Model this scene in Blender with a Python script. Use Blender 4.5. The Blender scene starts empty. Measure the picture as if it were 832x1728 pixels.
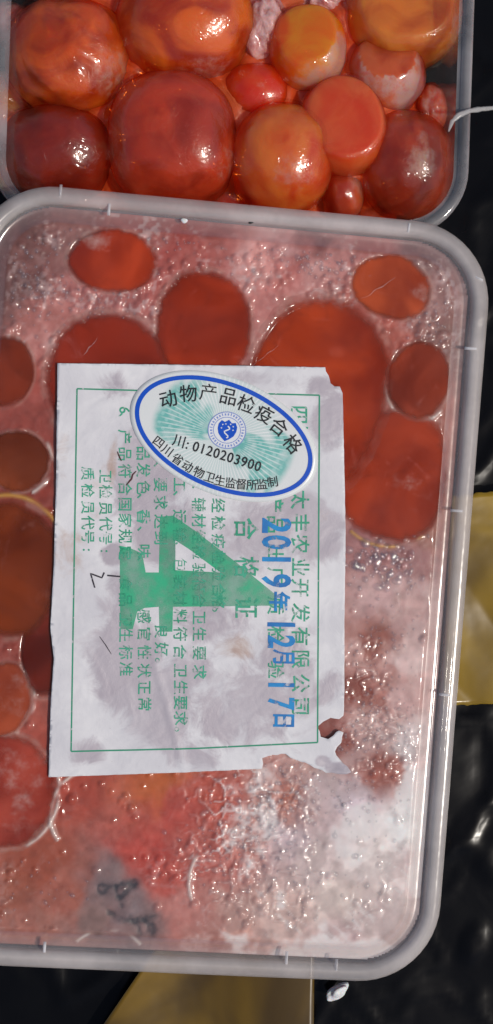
import bpy, bmesh, math, random
import numpy as np
from mathutils import Vector, Matrix
from mathutils.geometry import delaunay_2d_cdt

scene = bpy.context.scene
C = scene.collection
MM = 0.001
D = 380.0                       # camera height above the lid (mm)

# ------------------------------------------------------------------ camera
cam = bpy.data.cameras.new("camera")
cam.sensor_fit = 'VERTICAL'
cam.sensor_height = 24.0
cam.lens = 24.0 * D / 288.0
cam.clip_start = 0.01
cam.clip_end = 50.0
cam_o = bpy.data.objects.new("camera", cam)
cam_o.location = (0, 0, D * MM)
C.objects.link(cam_o)
scene.camera = cam_o

# ------------------------------------------------------------------ sky, sun, exposure
SUN_AZ = math.radians(-20)      # direction towards the sun in the ground plane, from +X
SUN_EL = math.radians(54)
world = bpy.data.worlds.new("World")
scene.world = world
world.use_nodes = True
wn = world.node_tree
sky = wn.nodes.new("ShaderNodeTexSky")
sky.sky_type = 'NISHITA'
sky.sun_disc = False
sky.sun_elevation = SUN_EL
sky.sun_rotation = math.pi / 2 - SUN_AZ
sky.dust_density = 2.0
bg = wn.nodes["Background"]
bg.inputs["Strength"].default_value = 0.10
wn.links.new(sky.outputs[0], bg.inputs["Color"])
sun = bpy.data.lights.new("sun", 'SUN')
sun.energy = 2.7
sun.angle = math.radians(1.0)
sun.color = (1.0, 0.93, 0.84)
sun_o = bpy.data.objects.new("sun", sun)
sd = Vector((math.cos(SUN_AZ) * math.cos(SUN_EL), math.sin(SUN_AZ) * math.cos(SUN_EL), math.sin(SUN_EL)))
sun_o.rotation_euler = sd.to_track_quat('Z', 'Y').to_euler()
sun_o.location = sd * 2
C.objects.link(sun_o)
scene.view_settings.view_transform = 'Standard'
scene.view_settings.look = 'None'
scene.view_settings.exposure = -0.35
scene.view_settings.gamma = 1.0
scene.view_settings.use_curve_mapping = False
scene.cycles.max_bounces = 12
scene.cycles.transparent_max_bounces = 24
scene.cycles.sample_clamp_indirect = 4.0

# ------------------------------------------------------------------ frames
LID_C = (-10.06, -22.2, 0.0)
YAW, TX, TY = -0.0760590244, 0.0204283, 0.0919724


def rotm(yaw, ax, ay):
    return (Matrix.Rotation(yaw, 3, 'Z') @ Matrix.Rotation(ax, 3, 'X') @ Matrix.Rotation(ay, 3, 'Y'))


RL = rotm(YAW, TX, TY)
M_LID = Matrix.Translation(Vector(LID_C) * MM) @ RL.to_4x4()
RLn = np.array(RL)
LW, LH = 146.0, 217.6           # lid outer size


def L(px, py, z=0.0):
    """a photo pixel met with the lid's own plane (local mm)"""
    d = np.array([(px - 416) / 6.0 / D, (864 - py) / 6.0 / D, -1.0])
    n = RLn[:, 2]
    c = np.array(LID_C) + n * z
    o = np.array([0, 0, D])
    t = ((c - o) @ n) / (d @ n)
    p = RLn.T @ (o + d * t - np.array(LID_C))
    return float(p[0]), float(p[1])


def Wd(px, py, z):
    s = (D - z) / D
    return (px - 416) / 6.0 * s, (864 - py) / 6.0 * s


def rad(px, z):
    return px / 6.0 * (D - z) / D


# ------------------------------------------------------------------ noise
_TAB = {}


def vnoise(x, y, sc, seed):
    tab = _TAB.get(seed)
    if tab is None:
        tab = _TAB[seed] = np.random.RandomState(seed).rand(64, 64) * 2 - 1
    u = np.asarray(x) / sc + 1000.0
    v = np.asarray(y) / sc + 1000.0
    i = np.floor(u).astype(int)
    j = np.floor(v).astype(int)
    f = u - i
    g = v - j
    f = f * f * f * (f * (f * 6 - 15) + 10)
    g = g * g * g * (g * (g * 6 - 15) + 10)
    a = tab[i % 64, j % 64]
    b = tab[(i + 1) % 64, j % 64]
    c = tab[i % 64, (j + 1) % 64]
    d = tab[(i + 1) % 64, (j + 1) % 64]
    return (a * (1 - f) + b * f) * (1 - g) + (c * (1 - f) + d * f) * g


def fbm(x, y, sc, seed, oct=4):
    r = 0
    a = 1.0
    for k in range(oct):
        r = r + a * vnoise(np.asarray(x) * 1.0 + 17.3 * k, np.asarray(y) + 9.1 * k, sc / 2 ** k, seed + k)
        a *= 0.5
    return r


def sstep(a, b, x):
    t = np.clip((x - a) / (b - a), 0, 1)
    return t * t * (3 - 2 * t)


def lin(r, g, b):
    f = lambda c: (c / 255 / 12.92) if c / 255 <= 0.04045 else ((c / 255 + 0.055) / 1.055) ** 2.4
    return (f(r), f(g), f(b))


# ------------------------------------------------------------------ materials
class NT:
    def __init__(s, name):
        s.m = bpy.data.materials.new(name)
        s.m.use_nodes = True
        s.t = s.m.node_tree
        s.t.nodes.clear()
        s.out = s.t.nodes.new("ShaderNodeOutputMaterial")

    def n(s, typ, **kw):
        nd = s.t.nodes.new(typ)
        for k, v in kw.items():
            setattr(nd, k, v)
        return nd

    def l(s, a, b):
        s.t.links.new(a, b)

    def val(s, sock, v):
        if hasattr(v, "links"):
            s.l(v, sock)
        else:
            sock.default_value = v

    def math(s, op, a, b=0.0, clamp=False):
        nd = s.n("ShaderNodeMath", operation=op, use_clamp=clamp)
        s.val(nd.inputs[0], a)
        s.val(nd.inputs[1], b)
        return nd.outputs[0]

    def coord(s, kind="Object"):
        return s.n("ShaderNodeTexCoord").outputs[kind]

    def noise(s, scale, detail=3, rough=0.55, vec=None, dist=0.0, out=0):
        nd = s.n("ShaderNodeTexNoise")
        nd.inputs["Scale"].default_value = scale
        nd.inputs["Detail"].default_value = detail
        nd.inputs["Roughness"].default_value = rough
        nd.inputs["Distortion"].default_value = dist
        s.l(vec if vec is not None else s.coord(), nd.inputs["Vector"])
        return nd.outputs[out]

    def mapr(s, v, a, b, c=0.0, d=1.0, smooth=True):
        nd = s.n("ShaderNodeMapRange")
        nd.interpolation_type = 'SMOOTHSTEP' if smooth else 'LINEAR'
        s.val(nd.inputs[0], v)
        for i, q in enumerate((a, b, c, d)):
            nd.inputs[i + 1].default_value = q
        return nd.outputs[0]

    def mix(s, f, a, b):
        nd = s.n("ShaderNodeMix", data_type='RGBA')
        s.val(nd.inputs[0], f)
        for sock, v in ((nd.inputs[6], a), (nd.inputs[7], b)):
            if hasattr(v, "links"):
                s.l(v, sock)
            else:
                sock.default_value = (*v[:3], 1)
        return nd.outputs[2]

    def attr(s, name, out="Fac"):
        nd = s.n("ShaderNodeAttribute", attribute_name=name)
        return nd.outputs[out]

    def bump(s, h, strength=0.3, dist=0.0003):
        nd = s.n("ShaderNodeBump")
        nd.inputs["Strength"].default_value = strength
        nd.inputs["Distance"].default_value = dist
        s.l(h, nd.inputs["Height"])
        return nd.outputs[0]

    def pbr(s, base, rough=0.5, **kw):
        nd = s.n("ShaderNodeBsdfPrincipled")
        if hasattr(base, "links"):
            s.l(base, nd.inputs["Base Color"])
        else:
            nd.inputs["Base Color"].default_value = (*base[:3], 1)
        s.val(nd.inputs["Roughness"], rough)
        for k, v in kw.items():
            k = k.replace("_", " ")
            sock = nd.inputs[k]
            if hasattr(v, "links"):
                s.l(v, sock)
            else:
                sock.default_value = v
        return nd.outputs[0]

    def mixs(s, f, a, b):
        nd = s.n("ShaderNodeMixShader")
        s.val(nd.inputs[0], f)
        s.l(a, nd.inputs[1])
        s.l(b, nd.inputs[2])
        return nd.outputs[0]

    def done(s, sh):
        s.l(sh, s.out.inputs["Surface"])
        return s.m


def plastic(name, milk, tint=(0.96, 0.96, 0.97), white=(0.8, 0.8, 0.82), rough=0.1, spec=0.06, edge=0.5, mvar=0.5, bump=0.25, bsc=60, thick=False):
    """thin clear polypropylene sheet: see-through, a gloss and some milkiness"""
    m = NT(name)
    lw = m.n("ShaderNodeLayerWeight")
    lw.inputs[0].default_value = 0.5
    fac = lw.outputs["Facing"]
    f5 = m.math('POWER', fac, 3.0)
    gl = m.n("ShaderNodeBsdfGlossy")
    gl.inputs["Roughness"].default_value = rough
    h = m.noise(bsc, 3)
    bn = m.bump(h, bump, 0.001)
    m.l(bn, gl.inputs["Normal"])
    tr = m.n("ShaderNodeBsdfTransparent")
    tr.inputs[0].default_value = (*tint, 1)
    gfac = m.math('ADD', m.math('MULTIPLY', f5, edge), spec, True)
    s1 = m.mixs(gfac, tr.outputs[0], gl.outputs[0])
    df = m.n("ShaderNodeBsdfDiffuse")
    df.inputs[0].default_value = (*white, 1)
    tl = m.n("ShaderNodeBsdfTranslucent")
    tl.inputs[0].default_value = (*white, 1)
    ml = m.mixs(0.42, df.outputs[0], tl.outputs[0])
    nz = m.mapr(m.noise(45, 4, 0.6), 0.3, 0.75, milk * (1 - mvar), milk * (1 + mvar))
    if thick:
        nz = m.math('MULTIPLY', nz, m.attr("thick"), True)
    s2 = m.mixs(nz, s1, ml)
    return m.done(s2)


# ------------------------------------------------------------------ mesh helpers
def mesh_obj(name, verts, faces, mat, M=None, parent=None, smooth=True, attrs=None, colors=None, org=(0, 0, 0)):
    """verts in mm; org (mm, same frame) becomes the object's origin"""
    v = np.asarray(verts, float).reshape(-1, 3)
    o0 = np.array(org, float)
    me = bpy.data.meshes.new(name)
    me.from_pydata(((v - o0) * MM).tolist(), [], [tuple(int(i) for i in f) for f in faces])
    if smooth:
        me.polygons.foreach_set("use_smooth", [True] * len(me.polygons))
    if attrs:
        for k, a in attrs.items():
            at = me.attributes.new(k, 'FLOAT', 'POINT')
            at.data.foreach_set("value", np.asarray(a, np.float32))
    if colors is not None:
        at = me.attributes.new("tone", 'FLOAT_COLOR', 'POINT')
        cc = np.ones((len(v), 4), np.float32)
        cc[:, :3] = colors
        at.data.foreach_set("color", cc.ravel())
    me.update()
    if mat:
        me.materials.append(mat)
    ob = bpy.data.objects.new(name, me)
    C.objects.link(ob)
    if parent is not None:
        ob.parent = parent
    elif M is not None:
        ob.matrix_world = M @ Matrix.Translation(o0_vec(o0))
    else:
        ob.location = o0_vec(o0)
    return ob


def o0_vec(o):
    return Vector([float(c) * MM for c in o])


def empty(name, M=None, org=(0, 0, 0)):
    e = bpy.data.objects.new(name, None)
    e.empty_display_size = 0.01
    C.objects.link(e)
    e.matrix_world = (M or Matrix()) @ Matrix.Translation(o0_vec(org))
    return e


def tag(o, label, cat, group=None, kind=None):
    o["label"] = label
    o["category"] = cat
    if group:
        o["group"] = group
    if kind:
        o["kind"] = kind
    return o


def rrect(w, h, r, d=0.0, nc=12, ns=10):
    """rounded rectangle outline inset by d, constant vertex count"""
    w, h, r = w / 2 - d, h / 2 - d, max(r - d, 0.8)
    pts = []
    cs = [(w - r, h - r, 0), (-w + r, h - r, 90), (-w + r, -h + r, 180), (w - r, -h + r, 270)]
    for k, (cx, cy, a0) in enumerate(cs):
        for i in range(nc + 1):
            a = math.radians(a0 + 90 * i / nc)
            pts.append((cx + r * math.cos(a), cy + r * math.sin(a)))
        nx, ny, na = cs[(k + 1) % 4]
        a = math.radians(a0 + 90)
        p = (cx + r * math.cos(a), cy + r * math.sin(a))
        q = (nx + r * math.cos(a), ny + r * math.sin(a))
        for i in range(1, ns):
            t = i / ns
            pts.append((p[0] * (1 - t) + q[0] * t, p[1] * (1 - t) + q[1] * t))
    return pts


def sweep(w, h, r, prof, fill_last=False, wob=0.0):
    vs, fs = [], []
    n = None
    for (d, z) in prof:
        ring = rrect(w, h, r, d)
        n = len(ring)
        for (x, y) in ring:
            vs.append((x, y, z + wob * float(vnoise(x, y, 18, 5))))
    for k in range(len(prof) - 1):
        for i in range(n):
            j = (i + 1) % n
            fs.append((k * n + i, k * n + j, (k + 1) * n + j, (k + 1) * n + i))
    if fill_last:
        fs.append([(len(prof) - 1) * n + i for i in range(n)])
    return vs, fs


def sd_rrect(x, y, w, h, r):
    qx = np.abs(x) - (w / 2 - r)
    qy = np.abs(y) - (h / 2 - r)
    return np.hypot(np.maximum(qx, 0), np.maximum(qy, 0)) + np.minimum(np.maximum(qx, qy), 0) - r


# ------------------------------------------------------------------ black plastic bag (the surface under the boxes)
def bag_material():
    m = NT("black_bag_film")
    n1 = m.noise(22, 3, 0.5, dist=1.6)
    n2 = m.noise(120, 2, 0.5, dist=0.6)
    h = m.math('ADD', n1, m.math('MULTIPLY', n2, 0.06))
    dust = m.mapr(m.noise(30, 6, 0.7), 0.6, 0.85, 0.0, 0.06)
    col = m.mix(dust, (0.0035, 0.0035, 0.0042), (0.08, 0.075, 0.08))
    rg = m.mapr(m.noise(25, 3), 0.3, 0.7, 0.16, 0.3)
    return m.done(m.pbr(col, rg, Normal=m.bump(h, 0.10, 0.004), Specular_IOR_Level=0.16))


def bag_height(x, y):
    a = fbm(x * 0.8 + y * 0.5, y * 0.7 - x * 0.25, 42, 11, 3)
    rid = 1 - np.abs(fbm(x * 0.9 - y * 0.35, y * 0.55 + x * 0.3, 30, 31, 3))
    rid2 = 1 - np.abs(fbm(x * 0.4 + y * 0.9, y * 0.35 - x * 0.8, 22, 57, 3))
    z = -61 + 1.1 * a + 9.0 * np.clip(rid - 0.8, 0, 1) ** 1.3 + 7.0 * np.clip(rid2 - 0.84, 0, 1) ** 1.3
    # pressed flat under the boxes
    p = np.stack([x - LID_C[0], y - LID_C[1]], -1)
    lx = p[..., 0] * math.cos(-YAW) - p[..., 1] * math.sin(-YAW)
    ly = p[..., 0] * math.sin(-YAW) + p[..., 1] * math.cos(-YAW)
    bottom = -52.5 + (-math.tan(TY) * lx) + math.tan(TX) * ly
    k = 1 - sstep(-12, 8, sd_rrect(lx, ly, LW - 10, LH - 10, 20))
    z = z * (1 - k) + np.minimum(z, bottom - 0.5) * k * 0.3 + (bottom - 0.6) * k * 0.7
    z = np.where(k > 0.9, np.minimum(z, bottom - 0.4), z)
    k2 = 1 - sstep(-4, 10, sd_rrect(x + 1, y - 175, 138, 210, 18))
    z = z * (1 - k2) + np.minimum(z, -60.0) * k2
    return z


gx = np.arange(-330, 331, 2.0)
gy = np.arange(-380, 381, 2.0)
X, Y = np.meshgrid(gx, gy, indexing='ij')
Z = bag_height(X, Y)
nxg, nyg = X.shape
idx = np.arange(nxg * nyg).reshape(nxg, nyg)
F = np.stack([idx[:-1, :-1], idx[1:, :-1], idx[1:, 1:], idx[:-1, 1:]], -1).reshape(-1, 4)
bag = mesh_obj("plastic_bag", np.stack([X, Y, Z], -1).reshape(-1, 3), F, bag_material())
tag(bag, "crumpled glossy black plastic bag spread under both boxes", "plastic bag")


# ------------------------------------------------------------------ gold packing tape on the bag
def tape_material(name, c0, c1):
    m = NT(name)
    n1 = m.noise(22, 3, 0.5, dist=0.6)
    n2 = m.noise(90, 2, 0.5)
    col = m.mix(m.mapr(n1, 0.33, 0.68), c0, c1)
    return m.done(m.pbr(col, 0.28, Normal=m.bump(m.math('ADD', n1, m.math('MULTIPLY', n2, 0.2)), 0.5, 0.002), Coat_Weight=0.3, Coat_Roughness=0.12))


def ribbon(name, quad, zf, mat, n=(26, 40), parent=None, thick=0.25, jag=0.0):
    """thin strip over a quad (world mm corners), following height zf(x,y)"""
    a, b, c, d = [np.array(q, float) for q in quad]
    vs = []
    nu, nv = n
    for i in range(nu + 1):
        for j in range(nv + 1):
            u, v = i / nu, j / nv
            p = (a * (1 - u) + b * u) * (1 - v) + (d * (1 - u) + c * u) * v
            if jag and j in (0, nv):
                p = p + np.array([0, jag * (vnoise(p[0], p[1], 1.5, 7))])
            vs.append((p[0], p[1], float(zf(p[0], p[1]))))
    nb = len(vs)
    vs2 = [(x, y, z - thick) for x, y, z in vs]
    id_ = lambda i, j: i * (nv + 1) + j
    fs = []
    for i in range(nu):
        for j in range(nv):
            fs.append((id_(i, j), id_(i + 1, j), id_(i + 1, j + 1), id_(i, j + 1)))
            fs.append((nb + id_(i, j), nb + id_(i, j + 1), nb + id_(i + 1, j + 1), nb + id_(i + 1, j)))
    for i in range(nu):
        fs.append((id_(i + 1, 0), id_(i, 0), nb + id_(i, 0), nb + id_(i + 1, 0)))
        fs.append((id_(i, nv), id_(i + 1, nv), nb + id_(i + 1, nv), nb + id_(i, nv)))
    for j in range(nv):
        fs.append((id_(0, j), id_(0, j + 1), nb + id_(0, j + 1), nb + id_(0, j)))
        fs.append((id_(nu, j + 1), id_(nu, j), nb + id_(nu, j), nb + id_(nu, j + 1)))
    cx = float(np.mean([q[0] for q in quad]))
    cy = float(np.mean([q[1] for q in quad]))
    return mesh_obj(name, vs + vs2, fs, mat, org=(cx, cy, -60), parent=parent)


gold = tape_material("gold_tape_film", (0.12, 0.07, 0.002), (0.36, 0.225, 0.006))
brown = tape_material("brown_tape_film", (0.06, 0.032, 0.002), (0.22, 0.125, 0.006))
pale_edge = NT("tape_core_edge")
pale_edge = pale_edge.done(pale_edge.pbr((0.42, 0.38, 0.3), 0.8))

zt = -50.0
TL_, TR_ = Wd(762, 836, zt), Wd(905, 826, zt)
BL_, BR_ = Wd(748, 1191, zt), Wd(905, 1189, zt)


def tape_z(x, y):
    return max(-51.5 - 0.05 * (x - 62) + 0.3 * math.sin(x * 0.12 + 1.0) + 0.5 * float(vnoise(x, y, 22, 3)) + 1.1 * abs(float(vnoise(x * 0.5 + y * 0.3, y * 0.7, 12, 33))), float(bag_height(np.array(x), np.array(y))) + 0.4)


tr = ribbon("packing_tape", (TL_, TR_, BR_, BL_), tape_z, gold, (30, 50), jag=0.4)
tag(tr, "wide shiny olive gold tape strip on the bag beside the lidded box's right edge", "tape", "gold tape strips on the bag")
e0, e1 = Wd(776, 842, zt + 1), Wd(905, 829, zt + 1)
f0, f1 = Wd(776, 850, zt + 1), Wd(905, 836, zt + 1)
ed = ribbon("torn_edge", (e0, e1, f1, f0), lambda x, y: tape_z(x, y) + 0.5, pale_edge, (30, 2), jag=0.5)
ed.parent = tr
ed.matrix_parent_inverse = tr.matrix_world.inverted()

zb = -55.0


def tape_z2(x, y):
    return max(-56.5 + 1.0 * math.sin(x * 0.1), float(bag_height(np.array(x), np.array(y))) + 0.4)


q = (Wd(285, 1570, zb), Wd(531, 1570, zb), Wd(529, 1830, zb), Wd(105, 1830, zb))
tb = ribbon("packing_tape", q, tape_z2, brown, (40, 30))
tag(tb, "brown gold tape strip below the lidded box's bottom edge", "tape", "gold tape strips on the bag")
q = (Wd(455, 1570, zb), Wd(530, 1570, zb), Wd(528, 1830, zb), Wd(370, 1830, zb))
fl = ribbon("folded_layer", q, lambda x, y: tape_z2(x, y) + 0.5, gold, (16, 30))
fl.parent = tb
fl.matrix_parent_inverse = tb.matrix_world.inverted()

# ------------------------------------------------------------------ front container: body and lid
CR = 23.0
clear = plastic("clear_plastic_wall", 0.28, white=(0.92, 0.88, 0.87), rough=0.09)
rimm = plastic("milky_lid_rim", 0.62, thick=True, tint=(0.97, 0.95, 0.94), white=(0.99, 0.92, 0.885), rough=0.2, spec=0.12, mvar=0.25, bump=0.3)
panelm = plastic("clear_lid_panel", 0.012, tint=(0.985, 0.985, 0.985), rough=0.12, spec=0.012, edge=0.3, bump=0.12, mvar=0.9, bsc=90)

box = empty("lidded_food_container", M_LID, (0, 0, -52))
tag(box, "clear rectangular plastic box with a closed translucent lid, in front, full of frozen yolks", "container")


def lidpart(name, vs, fs, mat, parent=None, **kw):
    v = np.asarray(vs, float).copy()
    if parent is None or parent is box:
        v[:, 2] += 52
        o = mesh_obj(name, v, fs, mat, parent=box, **kw)
    else:
        v[:, 2] += 52
        o = mesh_obj(name, v, fs, mat, parent=parent, **kw)
    return o


prof = [(1.2, -3.5), (2.6, -3.6), (3.6, -1.0), (4.2, -2.5), (5.2, -10), (6.8, -30), (8.2, -45), (9.6, -49.5), (12.5, -51.5)]
vs, fs = sweep(LW, LH, CR, prof, True)
lidpart("container_body", vs, fs, clear)

prof = [(0.5, -6.5), (0.1, -6.2), (0.0, -1.2), (0.25, 0.4), (0.9, 1.5), (1.8, 2.0), (3.4, 2.1), (4.3, 1.7), (4.9, 0.7), (5.2, -0.2),
        (5.7, -0.8), (6.6, -1.05), (7.6, -0.95), (8.5, -0.55), (9.3, -0.15), (10.0, 0.0)]
vs, fs = sweep(LW, LH, CR, prof, wob=0.12)
th_ = [0.3, 0.4, 0.5, 0.55, 0.6, 0.7, 0.95, 1.0, 0.95, 0.5, 0.3, 0.2, 0.16, 0.12, 0.12, 0.02]
nring = len(vs) // len(prof)
rim = lidpart("lid_rim", vs, fs, rimm, attrs={"thick": np.repeat(th_, nring)})
# panel
ring = rrect(LW, LH, CR, 10.0)
inner = []
for ux in np.arange(-62, 62.1, 4.0):
    for uy in np.arange(-98, 98.1, 4.0):
        if sd_rrect(np.array(ux), np.array(uy), LW - 20, LH - 20, CR - 10) < -1.5:
            inner.append((ux, uy))
co = [Vector(p) for p in ring] + [Vector(p) for p in inner]
r_ = delaunay_2d_cdt(co, [], [list(range(len(ring)))], 1, 1e-5)
pv = [(v.x, v.y, 0.12 * float(fbm(v.x, v.y, 40, 3, 2)) * min(1.0, -float(sd_rrect(np.array(v.x), np.array(v.y), LW - 20, LH - 20, CR - 10)) / 6)) for v in r_[0]]
pv_f = r_[2]
# all faces up
fix = []
for f in pv_f:
    a, b, c = [np.array(pv[i]) for i in f[:3]]
    fix.append(f if np.cross(b - a, c - a)[2] > 0 else list(reversed(f)))
lidpart("lid_panel", pv, fix, panelm)

# moulding ribs on the rim
ribm = plastic("rib_plastic", 0.8, white=(0.85, 0.85, 0.87), rough=0.2)
for (px, py, ang, ln) in ((102, 322, 90, 5.0), (184, 352, 90, 4.5), (690, 384, 85, 4.0), (796, 588, 0, 5.0), (772, 862, 0, 5.0), (752, 1173, 0, 4.5),
                          (484, 1618, 90, 5.0), (568, 1630, 90, 4.5), (75, 1600, 90, 4.0), (808, 470, -20, 4.0)):
    x, y = L(px, py, 2)
    b = 0.38
    hl = ln * 0.38
    c, s = math.cos(math.radians(ang) - 0.0), math.sin(math.radians(ang))
    sec = [(-1, -0.4, 1.2), (-0.8, -0.32, 2.05), (-0.5, -0.25, 2.3), (0.5, -0.25, 2.3), (0.8, -0.32, 2.05), (1, -0.4, 1.2)]
    vs = []
    for (t, w, z) in sec:
        for sg in (-1, 1):
            lx, ly = t * hl, sg * abs(w)
            vs.append((x + lx * c - ly * s, y + lx * s + ly * c, z))
    fs = [(2 * i, 2 * i + 1, 2 * i + 3, 2 * i + 2) for i in range(5)] + [(0, 2, 4, 6, 8, 10), (11, 9, 7, 5, 3, 1)]
    lidpart("rim_rib", vs, fs, ribm, parent=rim)

# ------------------------------------------------------------------ yolks
PALE = (0.62, 0.30, 0.20)


def yolk_material(name, deep, bright, frost=(0.60, 0.42, 0.38), rough=0.3, coat=0.45, sss=0.35, bmp=0.3, seed=0.0, scale=70, filmy=0.12, spec=0.35, glint=0.3, mott=0.15, sscale=0.004, thru=0.0):
    m = NT(name)
    co = m.coord()
    mp = m.n("ShaderNodeMapping")
    mp.inputs["Location"].default_value = (seed * 1.37, seed * 0.71, seed * 2.11)
    m.l(co, mp.inputs[0])
    v = mp.outputs[0]
    n1 = m.noise(scale, 3, 0.5, vec=v, dist=0.8)
    n2 = m.noise(scale * 5, 4, 0.6, vec=v)
    n3 = m.noise(scale * 2.2, 3, 0.6, vec=v, dist=2.0)
    col = m.mix(m.mapr(n1, 0.3, 0.7), deep, bright)
    film = m.mapr(n3, 0.58, 0.8, 0.0, filmy)
    col = m.mix(film, col, tuple(min(1, c * 1.1 + 0.12) for c in bright))
    dk = m.mapr(m.noise(scale * 3.1, 4, 0.65, vec=v, dist=0.5), 0.56, 0.78, 0.0, mott)
    col = m.mix(dk, col, tuple(c * 0.5 for c in deep))
    fr = m.attr("frost")  # frost, plus wet highlights painted in the same pale colour
    frm = m.mapr(m.math('ADD', fr, m.math('MULTIPLY', m.math('SUBTRACT', n2, 0.5), 1.3)), 0.2, 1.0)
    frm = m.math('MULTIPLY', frm, m.mapr(fr, 0.02, 0.3, 0.0, 0.85), True)
    col = m.mix(frm, col, frost)
    h = m.math('ADD', m.math('MULTIPLY', n1, 0.8), m.math('ADD', m.math('MULTIPLY', n2, glint), m.math('MULTIPLY', n3, 0.45)))
    h = m.math('ADD', h, m.math('MULTIPLY', m.math('MULTIPLY', m.noise(900, 2, vec=v), fr), 0.5))
    rg = m.math('ADD', rough, m.math('MULTIPLY', frm, 0.25))
    sh = m.pbr(col, rg, Normal=m.bump(h, bmp, 0.0016), Coat_Weight=coat, Coat_Roughness=0.1, Specular_IOR_Level=spec,
               Subsurface_Weight=sss, Subsurface_Radius=(1.0, 0.3, 0.08), Subsurface_Scale=sscale)
    tb_ = m.n("ShaderNodeBsdfTransparent")
    if thru:
        tb_.inputs[0].default_value = (1.0, 0.5, 0.2, 1)
        lw = m.n("ShaderNodeLayerWeight")
        lw.inputs[0].default_value = 0.5
        f = m.math('ADD', m.math('MULTIPLY', m.math('POWER', lw.outputs["Facing"], 1.6), 0.6), thru, True)
    else:
        ed_ = m.attr("edge")
        f = m.math('MULTIPLY', m.mapr(m.math('ADD', ed_, m.math('MULTIPLY', m.math('SUBTRACT', n2, 0.5), 0.5)), 0.1, 0.9, 0.0, 0.9), m.mapr(ed_, 0.0, 0.1))
    return m.done(m.mixs(f, sh, tb_.outputs[0]))


def sphere_dirs(nu=40, nv=26):
    vs = [(0, 0, 1)]
    for j in range(1, nv):
        th = math.pi * j / nv
        for i in range(nu):
            ph = 2 * math.pi * i / nu
            vs.append((math.sin(th) * math.cos(ph), math.sin(th) * math.sin(ph), math.cos(th)))
    vs.append((0, 0, -1))
    fs = []
    for i in range(nu):
        fs.append((0, 1 + i, 1 + (i + 1) % nu))
        last = 1 + (nv - 2) * nu
        fs.append((len(vs) - 1, last + (i + 1) % nu, last + i))
    for j in range(nv - 2):
        for i in range(nu):
            a = 1 + j * nu + i
            b = 1 + j * nu + (i + 1) % nu
            fs.append((a, a + nu, b + nu, b))
    return np.array(vs, float), fs


SV, SF = sphere_dirs(56, 36)


def n3d(p, sc, seed):
    return (vnoise(p[:, 0] + 3.1 * p[:, 2], p[:, 1] - 2.3 * p[:, 2], sc, seed) + vnoise(p[:, 2] + 1.7 * p[:, 0], p[:, 1] + 40, sc, seed + 5)) * 0.5


def round_yolk(name, px, py, z, rx, ry, rz, deep, bright, frost_glints=(), flats=(), lump=0.03, seed=1, squash=2.2, fine=0.0, yaw=0, **mk):
    """a free standing ball: px centre and px radii in the photo, z centre in mm"""
    x, y = Wd(px, py, z)
    ax, ay = rad(rx, z), rad(ry, z)
    d = SV.copy()
    k = (np.abs(d) ** squash).sum(1) ** (-1 / squash)
    p = d * k[:, None]
    p = p * (1 + lump * n3d(d, 0.7, seed) + lump * 0.5 * n3d(d, 0.3, seed + 9) + fine * n3d(d, 0.09, seed + 19))[:, None]
    fr = np.zeros(len(p))
    for (dx, dy, dz, w, a) in frost_glints:
        u = np.array([dx, dy, dz], float)
        u /= np.linalg.norm(u)
        fr = np.maximum(fr, a * np.exp(-((1 - d @ u) / w) ** 2))
    for (dx, dy, dz, off) in flats:
        u = np.array([dx, dy, dz], float)
        u /= np.linalg.norm(u)
        t = p @ u
        over = np.maximum(t - off, 0)
        p = p - np.outer(over * 0.93, u)
        fr = np.where(over > 0.01, 0.0, fr)
    p = p * np.array([ax, ay, rz])
    c, s = math.cos(yaw), math.sin(yaw)
    p = p @ np.array([[c, s, 0], [-s, c, 0], [0, 0, 1]])
    mat = yolk_material(name + "_skin", deep, bright, seed=seed, **mk)
    return mesh_obj(name, p + np.array([x, y, z]), SF, mat, org=(x, y, z - rz), attrs={"frost": fr})


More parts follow.
